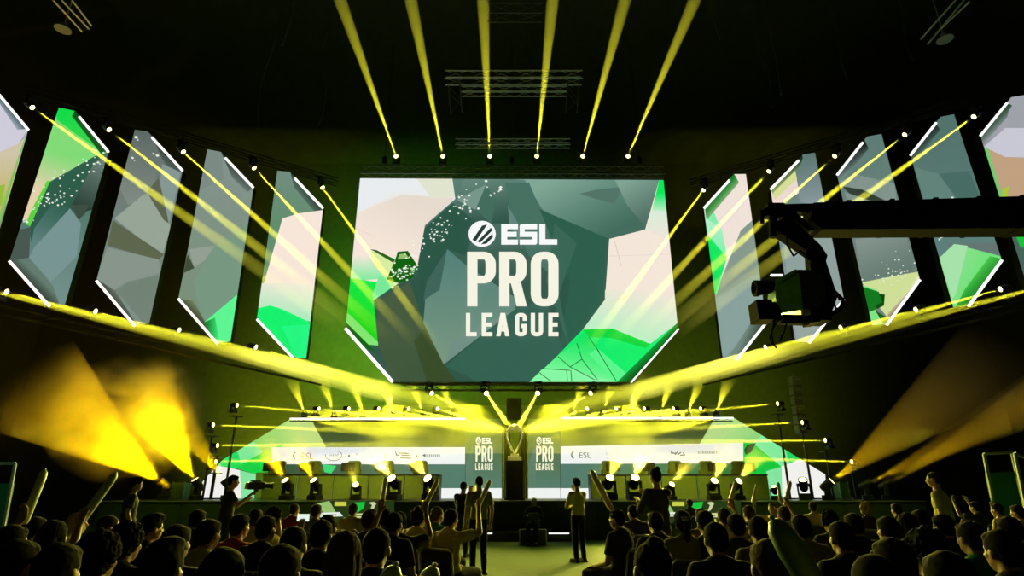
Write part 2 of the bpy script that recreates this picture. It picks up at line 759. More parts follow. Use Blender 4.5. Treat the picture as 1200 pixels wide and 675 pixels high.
# team banners on the stage front
for (x0, x1, lab, sd) in ((372, 462, 'left', 1), (768, 868, 'right', 2)):
    Yb = 20.62
    hull = rect(x0, 587, x1, 613)
    b = tag(empty('led_banner', at((x0 + x1) / 2, 613, Yb)), 'low screen banner with green and white graphics on the stage front, %s of the aisle' % lab, 'screen', 'stage front banners')
    inv = Matrix.Translation(-b.location)
    pr = lambda x, y, off, inv=inv, Yb=Yb: inv @ at(x, y, Yb - off)
    slab('cabinet', hull, pr, BLACK, b, .0, .04)
    pc = Picture(hull, pr)
    pc.add(hull, (34, 52, 20))
    ox = x0
    pc.add([(ox, 590), (ox + 14, 587), (ox + 22, 601), (ox + 8, 603)], (150, 190, 110))
    pc.add([(ox + 20, 588), (ox + 34, 588), (ox + 34, 593), (ox + 20, 593)], (200, 205, 70))
    pc.add([(ox + 36, 600), (ox + 44, 589), (ox + 56, 588), (ox + 54, 596), (ox + 46, 601)], (20, 190, 60))
    pc.add([(ox, 601), (ox + 26, 600), (ox + 30, 605), (ox, 606)], (225, 235, 225))
    pc.add([(ox + 40, 602), (ox + 76, 601), (ox + 76, 606), (ox + 38, 607)], (205, 215, 140))
    pc.add([(ox + 4, 603), (ox + 22, 602.6), (ox + 22, 604), (ox + 4, 604.2)], (40, 70, 50))
    pc.add([(ox + 44, 604), (ox + 70, 603.6), (ox + 70, 604.8), (ox + 44, 605)], (60, 80, 40))
    pc.add([(ox + 60, 589), (ox + 64, 592), (ox + 62, 597), (ox + 60, 600), (ox + 65, 598), (ox + 69, 590), (ox + 66, 588)], (200, 205, 160))
    for k in range(5):
        pc.add([(ox + 40 + k * 7, 608), (ox + 43 + k * 7, 608), (ox + 44 + k * 7, 612), (ox + 42 + k * 7, 612)], (190, 195, 60))
    pc.build('screen_face', b)

# ================================================================== MAIN SCREEN
YM = 26.0
hull = [(422, 209), (777.5, 211), (794.5, 385), (739, 447.5), (460, 447.5), (405, 385)]
ms = tag(empty('hanging_led_screen', at(600, 447, YM)), 'huge central screen with cut lower corners reading ESL PRO LEAGUE', 'screen')
inv = Matrix.Translation(-ms.location)
pr = lambda x, y, off: inv @ at(x, y, YM - off)
slab('cabinet', hull, pr, BLACK, ms, .03, .5)
pc = Picture(hull, pr)
pc.add(hull, None, ((600, 209, (92, 128, 116)), (600, 330, (44, 84, 70))))
pc.add([(590, 209), (780, 209), (756, 269), (714, 280), (672, 264), (636, 246), (615, 211)], None, ((650, 209, (128, 166, 150)), (690, 285, (66, 108, 94))))
pc.add([(679, 227), (700, 222), (730, 219), (720, 239), (698, 233)], (82, 116, 104))
pc.add([(720, 210), (772, 211), (756, 266), (735, 240)], None, ((730, 215, (128, 164, 148)), (760, 262, (74, 104, 94))))
pc.add([(533, 233), (545, 209), (592, 209), (612, 240), (600, 262), (560, 262), (520, 262)], None, ((560, 209, (100, 134, 122)), (570, 262, (48, 86, 74))))
pc.add([(535, 234), (570, 216), (557, 246)], (118, 150, 138))
pc.add([(570, 216), (581, 236), (576, 262), (557, 246)], (66, 108, 94))
pc.add([(592, 215), (620, 214), (640, 262), (655, 330), (620, 300), (602, 262)], (70, 112, 98))
pc.add([(595, 240), (607, 262), (612, 292), (597, 262)], (98, 132, 124))
pc.add([(632, 245), (714, 280), (709, 351), (683, 386), (655, 410), (668, 330)], (44, 94, 76))
pc.add([(650, 262), (676, 285), (655, 345), (668, 410), (640, 330)], (56, 102, 86))
pc.add([(470, 300), (497, 268), (530, 238), (560, 262), (545, 300), (524, 292), (500, 330)], (42, 86, 70))
pc.add([(524, 292), (500, 330), (496, 380), (500, 388), (520, 427), (604, 362), (606, 350), (560, 320), (545, 310)], None, ((540, 300, (84, 128, 120)), (520, 425, (120, 150, 128))))
pc.add([(524, 292), (500, 330), (496, 352), (515, 340)], (62, 100, 90))
pc.add([(604, 362), (520, 427), (532, 398), (560, 382)], (112, 142, 132))
pc.add([(604, 362), (640, 350), (660, 410), (640, 447), (560, 447), (522, 429), (563, 395)], (50, 96, 82))
pc.add([(443, 352), (480, 330), (497, 380), (520, 427), (530, 447), (460, 447), (443, 404)], None, ((450, 350, (70, 90, 64)), (500, 430, (60, 84, 60))))
pc.add([(497, 385), (520, 427), (535, 447), (500, 447), (485, 400)], (54, 74, 42))
# left pale shape
LP = [(404, 209), (530, 209), (533.5, 233), (498, 264), (494, 285), (489.5, 310), (484, 322), (459, 336.6), (438, 352), (443, 404), (404, 384)]
pc.add(LP, None, ((450, 215, (233, 236, 238)), (440, 260, (240, 226, 214))))
pc.add([(404, 258), (430, 245), (470, 228), (533, 232), (498, 264), (489, 310), (404, 312)], None, ((480, 232, (230, 218, 206)), (450, 300, (246, 230, 216))))
pc.add([(404, 256), (432, 243), (486, 209), (404, 209)], (232, 236, 239))
pc.add([(488, 209), (530, 209), (533, 231), (505, 232)], (224, 228, 206))
pc.add([(404, 300), (470, 300), (480, 324), (404, 330)], None, ((430, 300, (242, 230, 216)), (430, 327, (130, 235, 160))))
pc.add([(404, 325), (438, 330), (460, 336.6), (438, 352), (443, 404), (404, 384)], None, ((440, 328, (5, 235, 80)), (420, 390, (28, 212, 20))))
pc.add([(444, 324), (478, 322), (459, 336.6), (438, 352), (436, 346)], (120, 232, 150))
pc.add([(440, 296), (462, 306), (455, 325), (438, 312), (434, 293)], (214, 236, 160))
pc.add([(434, 292), (441, 293), (463, 304), (461, 308)], (30, 100, 20))
pc.add([(463, 305), (466, 295), (478, 294), (489, 311), (484, 325), (468, 332), (453, 328), (458, 316)], (8, 96, 14))
pc.add([(468, 298), (475, 297), (480, 303), (466, 304)], (150, 190, 110))
pc.add([(405, 366), (409, 368), (443, 401), (443, 405), (424, 403), (404, 384)], (126, 228, 112))
pc.add([(404, 376), (430, 402), (440, 412), (404, 400)], (6, 96, 20))
pc.specks([(458, 326), (470, 318), (484, 313), (474, 326)], 40, (190, 232, 180), 3, 1.1, 3)
pc.specks([(462, 324), (480, 300), (500, 280), (520, 262), (540, 245), (548, 235)], 70, (236, 244, 232), 6, 1.2, 4)
pc.specks([(500, 262), (512, 288), (520, 262), (530, 280)], 22, (236, 244, 232), 5, .9, 6)
pc.specks([(545, 215), (585, 222)], 8, (236, 244, 232), 4, 1.4, 5)
# right pale shape with green top and green bottom
pc.add([(773, 209), (780, 209), (800, 385), (738, 450), (619, 449), (650, 420), (683, 386), (709, 351), (714, 280), (756, 269)], (244, 230, 216))
pc.add([(773, 209), (780, 209), (787, 250), (764, 246)], None, ((775, 225, (5, 230, 90)), (774, 250, (214, 240, 214))))
pc.add([(764, 246), (787, 249), (790, 285), (757, 269)], None, ((773, 247, (216, 236, 216)), (773, 285, (242, 228, 216))))
pc.add([(709, 340), (796, 340), (800, 385), (762, 403), (718, 385), (683, 386), (709, 351)], None, ((735, 335, (243, 230, 216)), (725, 388, (190, 238, 196))))
pc.add([(683, 386), (718, 385), (762, 403), (800, 374), (800, 395), (740, 450), (619, 449), (650, 420)], (14, 236, 108))
pc.add([(650, 420), (676, 400), (683, 390), (700, 408), (725, 447), (619, 449)], None, ((690, 398, (20, 228, 96)), (680, 440, (116, 246, 150))))
pc.add([(619, 449), (636, 432), (668, 432), (690, 440), (725, 448)], (134, 246, 164))
pc.add([(700, 408), (745, 447), (722, 449), (690, 415)], (90, 244, 140))
pc.add([(683, 386), (718, 385), (762, 403), (756, 408), (716, 396), (690, 395)], (12, 214, 62))
pc.add([(800, 372), (800, 398), (745, 452), (722, 449)], None, ((750, 405, (14, 236, 108)), (766, 421, (0, 70, 10))))
pc.layer += 1
for l in ((654, 418, 668, 430), (668, 430, 682, 421), (682, 421, 676, 402), (668, 430, 697, 445), (636, 432, 668, 434), (682, 421, 700, 445), (700, 410, 722, 446), (664, 434, 665, 447), (669, 434, 670, 447), (690, 395, 702, 412), (628, 434, 646, 447)):
    pc.line(*l, .9, (10, 110, 30))
pc.layer += 1
pc.line(714, 300, 784, 298, .8, (232, 216, 206))
pc.line(720, 282, 728, 312, .9, (212, 206, 190))
pc.line(716, 355, 740, 345, 1.2, (226, 232, 190))
pc.line(404, 262, 436, 276, .8, (232, 216, 206))
league_logo(pc, 546, 259, 654.5, 394)
pc.build('screen_face', ms)
for a, b in (((405, 385), (460, 447.5)), ((794.5, 385), (739, 447.5))):
    bar_between('light_bar', pr(*a, .08), pr(*b, .08), .14, WHITEBAR, ms)['label'] = 'white glowing corner bar'

# ================================================================== SIDE PANELS
P2 = [(69, 126), (88, 130), (127, 178), (76, 357), (57, 358), (11, 306)]
P3 = [(158, 152), (173, 154), (214, 200), (175, 378.5), (157, 381), (113, 329)]
P4 = [(243, 175), (259, 178), (297, 220), (270, 400), (254, 402), (209, 350)]
P5 = [(325, 200), (340, 201.5), (378.5, 244), (359, 420), (342, 418), (301, 374)]
P1 = [(x - 94, y - 26) for x, y in P2]
R5 = [(860, 204), (874, 204), (898, 378), (862, 421), (847, 420), (825, 244)]
R4 = [(941, 181), (955, 179), (989, 351), (947, 401), (932, 400), (903, 222)]
R3 = [(1016, 160), (1033, 157), (1078, 328), (1038, 380), (1022, 381), (981, 205)]
R2 = [(1102, 137), (1118, 134), (1174, 305), (1134, 358), (1117, 360), (1067, 182)]
R1 = [(1185, 114), (1203, 111), (1262, 280), (1222, 333), (1204, 336), (1149, 159)]
PANELS = [(P1, 'outermost left', 'pale lilac and sand'), (P2, 'second slanted one from the left', 'with a bright green top'), (P3, 'third one from the left', 'all grey'),
          (P4, 'fourth one from the left', 'grey with a small green corner'), (P5, 'nearest the main screen on the left', 'pink over green'),
          (R5, 'nearest the main screen on the right', 'pink and green over grey'), (R4, 'behind the crane camera', 'grey with a pale wedge'),
          (R3, 'third from the right', 'grey with green shards at its foot'), (R2, 'second from the right', 'grey over light green'), (R1, 'outermost right', 'lilac and brown')]
PICS = {
    0: [([(-60, 60), (40, 60), (40, 400), (-60, 400)], None, ((0, 120, (182, 184, 200)), (0, 300, (120, 130, 90)))),
        ([(-30, 120), (4, 112), (33, 151), (22, 168), (0, 178), (-30, 190)], (206, 204, 218), None),
        ([(4, 112), (33, 151), (20, 152), (-4, 116)], None, ((20, 134, (38, 70, 72)), (10, 142, (190, 190, 206)))),
        ([(-30, 185), (0, 178), (22, 168), (33, 158), (20, 220), (0, 250), (-30, 260)], None, ((0, 180, (206, 196, 168)), (0, 240, (196, 180, 110)))),
        ([(26, 175), (33, 150), (0, 262), (-6, 262)], None, ((8, 215, (190, 190, 110)), (18, 218, (30, 200, 60)))),
        ([(-20, 222), (6, 216), (2, 240), (-20, 250)], (150, 190, 60), None)],
    1: [([(0, 100), (140, 100), (140, 400), (0, 400)], None, ((60, 200, (66, 108, 92)), (60, 340, (112, 142, 136)))),
        ([(60, 120), (95, 130), (128, 178), (111, 183), (60, 212), (40, 262), (30, 258), (20, 250)], None, ((70, 180, (128, 218, 118)), (56, 225, (228, 208, 170)))),
        ([(66, 120), (90, 128), (111, 160), (111, 172), (90, 158), (66, 140)], None, ((78, 132, (18, 218, 74)), (95, 176, (60, 210, 70)))),
        ([(88, 129), (128, 177), (118, 180), (109, 168), (84, 136)], None, ((104, 158, (8, 80, 24)), (96, 164, (10, 180, 60)))),
        ([(30, 262), (36, 266), (56, 222), (60, 212), (55, 212), (40, 240)], (90, 210, 60), None),
        ([(111, 183), (122, 182), (118, 212), (100, 250), (86, 245), (70, 265), (40, 300), (34, 268), (58, 214)], (44, 92, 74), None),
        ([(111, 190), (124, 184), (112, 245), (92, 250), (84, 240)], None, ((118, 190, (104, 126, 116)), (95, 245, (40, 62, 54)))),
        ([(82, 240), (92, 258), (100, 250), (104, 240)], (60, 78, 66), None),
        ([(82, 242), (34, 300), (40, 268), (60, 240)], None, ((70, 240, (50, 96, 82)), (45, 285, (92, 128, 124)))),
        ([(82, 244), (95, 262), (90, 300), (60, 330), (34, 302), (40, 290)], (118, 148, 146), None),
        ([(20, 270), (36, 266), (34, 304), (16, 306), (11, 306)], (70, 88, 82), None),
        ([(10, 306), (34, 302), (62, 335), (70, 358), (57, 358)], None, ((40, 320, (98, 122, 112)), (28, 332, (24, 34, 24))))],
    2: [([(100, 140), (220, 140), (220, 400), (100, 400)], None, ((165, 160, (100, 112, 108)), (150, 360, (124, 142, 134)))),
        ([(156, 150), (176, 154), (186, 180), (180, 230), (150, 240), (140, 220)], None, ((170, 155, (92, 104, 100)), (150, 235, (126, 138, 130)))),
        ([(176, 154), (214, 200), (205, 208), (190, 186)], None, ((198, 176, (30, 40, 34)), (186, 190, (96, 108, 104)))),
        ([(190, 192), (212, 202), (198, 262), (186, 225)], (132, 150, 146), None),
        ([(168, 228), (186, 225), (200, 266), (190, 300), (134, 256)], (150, 164, 150), None),
        ([(186, 208), (198, 262), (192, 258), (172, 225)], (90, 98, 78), None),
        ([(132, 258), (192, 298), (186, 305), (126, 288)], (92, 102, 78), None),
        ([(126, 290), (186, 304), (188, 320), (146, 332), (134, 340), (112, 328)], (134, 148, 138), None),
        ([(112, 326), (134, 340), (150, 334), (136, 342), (160, 380), (157, 384)], None, ((140, 345, (108, 122, 108)), (128, 355, (22, 28, 20)))),
        ([(136, 341), (150, 330), (190, 322), (176, 380), (168, 379)], (112, 130, 118), None)],
    3: [([(200, 160), (310, 160), (310, 420), (200, 420)], None, ((255, 190, (130, 146, 140)), (240, 380, (118, 142, 118)))),
        ([(243, 174), (260, 176), (262, 210), (236, 222), (230, 240)], (122, 138, 132), None),
        ([(259, 178), (297, 220), (290, 225), (272, 208)], None, ((282, 196, (26, 38, 32)), (268, 212, (128, 144, 138)))),
        ([(222, 292), (252, 288), (240, 305), (227, 314)], (146, 158, 146), None),
        ([(220, 298), (228, 314), (215, 320), (214, 330), (218, 305)], (60, 76, 54), None),
        ([(252, 288), (290, 262), (280, 350), (238, 378), (226, 330)], (118, 150, 128), None),
        ([(208, 350), (226, 352), (256, 404), (250, 404)], None, ((238, 366, (110, 126, 96)), (226, 378, (26, 30, 8)))),
        ([(277, 346), (281, 344), (271, 402), (253, 404), (239, 378)], (92, 244, 146), None),
        ([(239, 378), (252, 372), (258, 404), (250, 402)], None, ((256, 385, (60, 235, 120)), (240, 385, (10, 110, 40))))],
    4: [([(295, 190), (390, 190), (390, 430), (295, 430)], None, ((345, 205, (112, 140, 126)), (345, 260, (96, 140, 110)))),
        ([(340, 201), (379, 244), (370, 250), (345, 220)], None, ((362, 222, (20, 40, 30)), (350, 232, (104, 134, 120)))),
        ([(331, 256), (350, 250), (380, 246), (372, 350), (300, 350), (312, 322)], (247, 230, 216), None),
        ([(312, 322), (309, 332), (300, 352), (302, 328)], (176, 200, 80), None),
        ([(300, 332), (372, 332), (368, 378), (300, 360)], None, ((336, 328, (244, 232, 218)), (330, 368, (176, 232, 190)))),
        ([(300, 362), (316, 358), (330, 362), (364, 378), (358, 424), (340, 424), (298, 376)], (12, 240, 110), None),
        ([(296, 370), (302, 372), (346, 420), (340, 424)], None, ((322, 394, (10, 190, 80)), (314, 404, (6, 90, 30)))),
        ([(330, 382), (364, 380), (358, 424), (348, 422)], (30, 244, 130), None)],
    5: [([(820, 200), (900, 200), (900, 425), (820, 425)], None, ((860, 280, (150, 170, 160)), (860, 400, (120, 150, 146)))),
        ([(820, 195), (878, 195), (884, 256), (868, 270), (848, 320), (835, 350), (825, 300)], (240, 226, 216), None),
        ([(826, 244), (832, 236), (845, 270), (828, 270)], (130, 236, 170), None),
        ([(860, 203), (826, 243), (828, 258), (866, 214)], None, ((838, 232, (14, 120, 30)), (852, 244, (236, 226, 200)))),
        ([(827, 256), (846, 268), (852, 300), (840, 345), (835, 345)], None, ((840, 260, (180, 240, 200)), (838, 320, (90, 240, 150)))),
        ([(829, 275), (852, 302), (838, 345), (834, 345)], (10, 228, 96), None),
        ([(884, 256), (868, 270), (850, 318), (838, 350), (880, 324), (893, 320)], (134, 152, 140), None),
        ([(838, 350), (893, 325), (897, 360), (870, 400), (846, 420)], (136, 160, 156), None),
        ([(898, 376), (862, 421), (852, 421), (885, 370)], None, ((870, 398, (110, 134, 124)), (884, 404, (50, 66, 54))))],
    6: [([(895, 170), (1000, 170), (1000, 410), (895, 410)], None, ((950, 190, (98, 126, 122)), (950, 380, (140, 154, 154)))),
        ([(903, 222), (930, 194), (937, 226), (918, 236), (906, 245)], (236, 216, 208), None),
        ([(903, 222), (940, 181), (942, 190), (926, 206), (906, 228)], None, ((920, 202, (20, 50, 30)), (928, 212, (200, 220, 120)))),
        ([(906, 226), (932, 200), (934, 210), (908, 234)], (214, 222, 150), None),
        ([(942, 182), (955, 179), (968, 246), (937, 236), (934, 205)], None, ((945, 182, (92, 118, 114)), (955, 240, (136, 152, 156)))),
        ([(912, 250), (970, 250), (988, 345), (925, 340)], (142, 160, 156), None),
        ([(926, 345), (988, 340), (988, 352), (950, 392), (934, 398)], (150, 164, 158), None)],
    7: [([(975, 150), (1085, 150), (1085, 390), (975, 390)], None, ((1030, 170, (94, 124, 118)), (1030, 300, (108, 128, 120)))),
        ([(1012, 162), (981, 205), (984, 215), (1018, 174)], None, ((996, 184, (18, 30, 26)), (1004, 194, (110, 132, 126)))),
        ([(984, 212), (1005, 205), (1048, 215), (1052, 240), (1040, 242), (990, 220)], (128, 146, 140), None),
        ([(986, 218), (1010, 222), (1044, 238), (1050, 243), (1010, 240)], (48, 60, 50), None),
        ([(990, 225), (1040, 242), (1054, 244), (1056, 262), (998, 262)], (126, 144, 138), None),
        ([(1002, 280), (1062, 275), (1070, 318), (1010, 330)], None, ((1020, 280, (130, 146, 140)), (1040, 330, (96, 118, 108)))),
        ([(1010, 331), (1040, 325), (1078, 318), (1078, 330), (1040, 372), (1032, 362)], (206, 222, 150), None),
        ([(1011, 334), (1028, 340), (1026, 366), (1040, 378), (1022, 382)], (124, 224, 130), None),
        ([(1011, 336), (1030, 342), (1036, 358), (1028, 362), (1018, 366)], (16, 120, 30), None),
        ([(1030, 344), (1037, 345), (1036, 358), (1028, 362), (1026, 358), (1034, 354)], (10, 70, 14), None),
        ([(1026, 364), (1042, 374), (1038, 380), (1034, 378)], (14, 90, 20), None),
        ([(1078, 320), (1079, 330), (1042, 374), (1040, 368), (1066, 338)], None, ((1052, 352, (230, 226, 190)), (1060, 360, (90, 60, 30))))],
    8: [([(1060, 125), (1180, 125), (1180, 370), (1060, 370)], None, ((1100, 160, (82, 114, 108)), (1130, 300, (94, 128, 122)))),
        ([(1096, 144), (1067, 182), (1070, 190), (1102, 152)], None, ((1082, 164, (22, 38, 34)), (1090, 172, (92, 120, 114)))),
        ([(1072, 196), (1100, 204), (1135, 202), (1150, 245), (1085, 240)], (96, 130, 122), None),
        ([(1100, 204), (1136, 200), (1152, 240), (1128, 242)], (72, 108, 100), None),
        ([(1085, 242), (1128, 242), (1122, 275), (1093, 262)], (120, 148, 140), None),
        ([(1110, 286), (1170, 284), (1172, 305), (1116, 300)], (100, 118, 114), None),
        ([(1101, 302), (1118, 286), (1172, 300), (1175, 306), (1134, 358), (1116, 361)], None, ((1112, 300, (150, 222, 150)), (1150, 320, (110, 226, 120)))),
        ([(1130, 340), (1160, 300), (1176, 304), (1134, 360), (1120, 360)], None, ((1134, 322, (90, 220, 90)), (1154, 340, (6, 110, 20)))),
        ([(1101, 302), (1118, 286), (1134, 288), (1120, 345), (1116, 350)], (166, 226, 170), None)],
    9: [([(1140, 100), (1260, 100), (1260, 350), (1140, 350)], None, ((1170, 150, (160, 162, 172)), (1200, 260, (70, 100, 90)))),
        ([(1180, 120), (1149, 159), (1152, 170), (1190, 126)], None, ((1164, 140, (24, 60, 34)), (1174, 150, (160, 164, 172)))),
        ([(1190, 118), (1210, 115), (1210, 150), (1178, 150), (1182, 130)], (158, 162, 168), None),
        ([(1153, 172), (1178, 150), (1215, 150), (1215, 185), (1178, 184)], (200, 200, 212), None),
        ([(1153, 172), (1178, 184), (1222, 186), (1240, 240), (1175, 240), (1168, 215)], (192, 160, 128), None),
        ([(1153, 172), (1158, 174), (1178, 240), (1172, 240)], (120, 200, 110), None),
        ([(1175, 222), (1182, 218), (1180, 236), (1174, 238)], (170, 200, 50), None),
        ([(1190, 275), (1215, 268), (1222, 290), (1196, 290)], (30, 190, 60), None)],
}
SPK = {1: [([(38, 240), (60, 225), (85, 208), (112, 190), (118, 186)], 60, 9, 1.1), ([(26, 262), (36, 252)], 10, 4, 1.2), ([(50, 235), (78, 238)], 14, 3, 1.1)],
       2: [([(160, 163), (163, 168)], 3, 2, 1.5), ([(154, 186), (156, 188)], 2, 1, 1.3), ([(180, 181), (185, 178)], 4, 2, 1.4)],
       7: [([(1030, 322), (1050, 312), (1070, 308)], 30, 8, .9), ([(1015, 331), (1060, 322)], 10, 3, .9)],
       8: [([(1110, 236), (1118, 232)], 4, 1.5, 1.5), ([(1102, 276), (1108, 280)], 6, 3, 1.3)]}
for i, (hull, pos, look) in enumerate(PANELS):
    side = 1 if hull[0][0] < 600 else -1
    base = wing(*hull[4])
    p = tag(empty('hanging_led_screen', base), 'tall slanted screen %s, %s' % (look, pos), 'screen', 'slanted screen panels')
    inv = Matrix.Translation(-base)
    pr = (lambda x, y, off, inv=inv: inv @ wing(x, y, off))
    if hull[0][0] < 600 or i == 0:
        pr = (lambda x, y, off, inv=inv: inv @ wing(min(x, 590), y, off))
    slab('cabinet', hull, pr, BLACK, p, .03, .3)
    pc = Picture(hull, pr)
    for poly, col, g in PICS[i]:
        pc.add(poly, col, g)
    for q, (pts, n, sp, sz) in enumerate(SPK.get(i, [])):
        pc.specks(pts, n, (228, 238, 222), sp, sz, i * 7 + q)
    pc.build('screen_face', p)
    if side == 1:
        segs = (((hull[1][0] + 5, hull[1][1] + 7), hull[2]), (hull[5], (hull[4][0] + 1, hull[4][1] + 1)))
    else:
        segs = (((hull[0][0] - 5, hull[0][1] + 7), hull[5]), (hull[2], (hull[3][0] + 1, hull[3][1] + 1)))
    for a, b in segs:
        bar_between('light_bar', pr(*a, .08), pr(*b, .08), .10, WHITEBAR, p)['label'] = 'white glowing edge bar'

# ================================================================== STAGE SCREEN WALL
YW = 27.0


def wall_screen(name, hull, label, fill, words=None):
    o = tag(empty(name, at(sum(h[0] for h in hull) / len(hull), 586, YW)), label, 'screen', None)
    o.location.z = SZ
    inv = Matrix.Translation(-o.location)
    pr = lambda x, y, off: inv @ at(x, y, YW - off)
    slab('cabinet', hull, pr, BLACK, o, .03, .3)
    pc = Picture(hull, pr)
    fill(pc)
    pc.build('screen_face', o)
    return o, pr


def words(o, pr, txt, x, y, hpx, col, wide=1.0):
    cu = bpy.data.curves.new('txt', 'FONT')
    cu.body = txt
    cu.align_x = 'LEFT'
    to = bpy.data.objects.new('txt', cu)
    C.objects.link(to)
    bpy.context.view_layer.update()
    me = bpy.data.meshes.new_from_object(to.evaluated_get(bpy.context.evaluated_depsgraph_get()))
    bpy.data.objects.remove(to)
    bpy.data.curves.remove(cu)
    P = pr(x, y, .06)
    s = (pr(x, y - hpx, .06) - P).length / .7
    for v in me.vertices:
        v.co = Vector((P.x + v.co.x * s * wide, P.y, P.z + v.co.y * s))
    me.name = 'lettering'
    me.materials.clear()
    return obj_from('lettering', me, mat('letter_%02x%02x%02x' % col, (0, 0, 0), emis=lin(col)), o)


INK = (52, 62, 66)


def left_wing(pc):
    pc.add(pc.hull, None, ((500, 495, (52, 72, 18)), (500, 560, (62, 100, 88))))
    pc.add([(342, 490), (364, 490), (382, 524), (388, 535), (300, 535), (262, 545), (255, 540)], None, ((345, 492, (196, 226, 130)), (290, 535, (110, 200, 90))))
    pc.add([(290, 509), (308, 530), (270, 552), (240, 560)], (126, 232, 150))
    pc.add([(256, 538), (276, 521), (284, 548), (262, 552)], (30, 214, 96))
    pc.add([(308, 530), (330, 520), (330, 552), (300, 556), (275, 548)], (10, 206, 70))
    pc.add([(252, 545), (281, 551), (283, 587), (228, 587), (232, 572)], (240, 238, 234))
    pc.add([(281, 551), (300, 556), (298, 587), (283, 587)], (130, 228, 160))
    pc.add([(300, 554), (330, 552), (330, 587), (298, 587)], (70, 100, 20))
    pc.add(rect(318, 524, 545, 544), None, ((322, 534, (246, 240, 214)), (380, 534, (238, 242, 242))))
    pc.add(rect(330, 544, 545, 571), None, ((340, 560, (52, 84, 56)), (530, 560, (74, 118, 108))))
    pc.add([(378, 544), (394, 546), (388, 555), (380, 553)], (50, 214, 120))
    pc.add(rect(500, 572, 545, 587), (236, 240, 240))
    pc.add(rect(462, 578, 500, 587), (120, 150, 60))
    for (x, w_) in ((408, 2), (450, 2), (487.5, 2)):
        pc.add(rect(x, 533, x + w_, 536), INK)
    pc.add(rect(417, 531, 420, 534), (228, 214, 210))
    # handwritten two-line sponsor mark and a faint line of small marks
    pc.layer += 1
    for l in ((463.5, 529, 464.5, 533), (464, 533, 468, 533.6), (468, 531, 479, 531.6), (470, 533.4, 480, 533.6), (469, 536.5, 482, 537)):
        pc.line(*l, 1.2, INK)
    for k in range(8):
        pc.add(rect(498 + k * 2.3, 532.4, 499.6 + k * 2.3, 535), (150, 160, 164), same=True)
    pc.add([(495, 533.5), (498, 531.6), (498, 535.4)], (70, 80, 84))
    # C-shaped emblem and oval
    pc.layer += 1
    for k in range(10):
        a0, a1 = R(100 + k * 16), R(116 + k * 16)
        pc.line(347 + 3.4 * math.cos(a0), 534 + 4 * math.sin(a0), 347 + 3.4 * math.cos(a1), 534 + 4 * math.sin(a1), 1.3, INK)
    for k in range(26):
        a0, a1 = R(-60 + k * 9.6), R(-50 + k * 9.6)
        pc.line(391 + 9.6 * math.cos(a0), 533.5 + 6.2 * math.sin(a0), 391 + 9.6 * math.cos(a1), 533.5 + 6.2 * math.sin(a1), .9, (110, 120, 124))


o, pr = wall_screen('stage_screen', [(342, 490), (545, 490), (545, 587), (228, 587), (232, 570), (262, 538)], 'wide stage screen left of the trophy with a white sponsor strip and green corner', left_wing)
words(o, pr, 'ESL', 352, 538, 7.5, (150, 90, 70), 1.0)
words(o, pr, 'intel', 384.5, 536, 5, (120, 130, 136), 1.0)
bm = NB()
a, b = pr(340, 490.5, 1.02), pr(545, 491, 1.02)
box(bm, (a + b) / 2, ((b - a).x, .1, .07))
obj('top_light_bar', bm, WHITEBAR, o)


def right_wing(pc):
    pc.add(pc.hull, None, ((700, 495, (54, 74, 18)), (700, 560, (60, 98, 84))))
    pc.add([(838, 489), (860, 488), (905, 504), (960, 545), (917, 548), (880, 524), (820, 520)], None, ((850, 490, (190, 224, 140)), (900, 530, (120, 206, 110))))
    pc.add([(900, 502), (919, 520), (925, 548), (910, 548), (880, 523)], (128, 234, 156))
    pc.add([(902, 502), (948, 538), (926, 547), (919, 520)], (30, 214, 96))
    pc.add([(871, 518), (882, 519), (917, 548), (912, 556), (868, 556)], (12, 196, 62))
    pc.add([(915, 547), (943, 536), (968, 556), (970, 588), (916, 588)], (240, 240, 236))
    pc.add([(898, 552), (916, 547), (917, 588), (900, 588)], (130, 228, 160))
    pc.add([(657, 523), (871, 519), (871, 543), (657, 543.5)], None, ((660, 530, (236, 240, 242)), (870, 530, (246, 244, 224))))
    pc.add(rect(657, 543.5, 868, 571), None, ((670, 560, (72, 116, 108)), (860, 560, (54, 120, 56))))
    pc.add(rect(657, 572, 692, 587), (236, 240, 240))
    pc.add([(872, 527), (876, 521), (886, 519), (880, 530), (874, 533)], (20, 60, 40))
    pc.layer += 1
    pc.add(rect(754, 530.5, 756, 533.5), INK, same=True)
    for l in ((786, 528, 788, 531), (786, 531, 792, 531), (791, 533, 794, 529.6), (794, 533, 798, 530), (797, 533.6, 803, 533), (800, 531, 802, 531)):
        pc.line(*l, 1.2, INK)
    for k in range(9):
        pc.add(rect(818 + k * 2.6, 529, 819.6 + k * 2.6, 531.6), (176, 176, 128), same=True)
    for k in range(10):
        a0, a1 = R(100 + k * 16), R(116 + k * 16)
        pc.line(673 + 3.2 * math.cos(a0), 533 + 4 * math.sin(a0), 673 + 3.2 * math.cos(a1), 533 + 4 * math.sin(a1), 1.4, INK)
    for k in range(20):
        a0, a1 = R(-70 + k * 9.6), R(-60 + k * 9.6)
        pc.line(716 + 9.6 * math.cos(a0), 531.5 + 6.2 * math.sin(a0), 716 + 9.6 * math.cos(a1), 531.5 + 6.2 * math.sin(a1), .8, (190, 196, 200))


o, pr = wall_screen('stage_screen', [(657, 490), (858, 488.5), (967, 556), (969, 587), (657, 587)], 'wide stage screen right of the trophy with a white sponsor strip and green corner', right_wing)
words(o, pr, 'ESL', 678, 536.5, 6.5, INK, 1.15)
words(o, pr, 'intel', 710, 533.5, 4.5, (190, 196, 200), 1.0)
bm = NB()
a, b = pr(657, 491, 1.02), pr(859, 489, 1.02)
box(bm, (a + b) / 2, ((b - a).x, .1, .07))
obj('top_light_bar', bm, WHITEBAR, o)

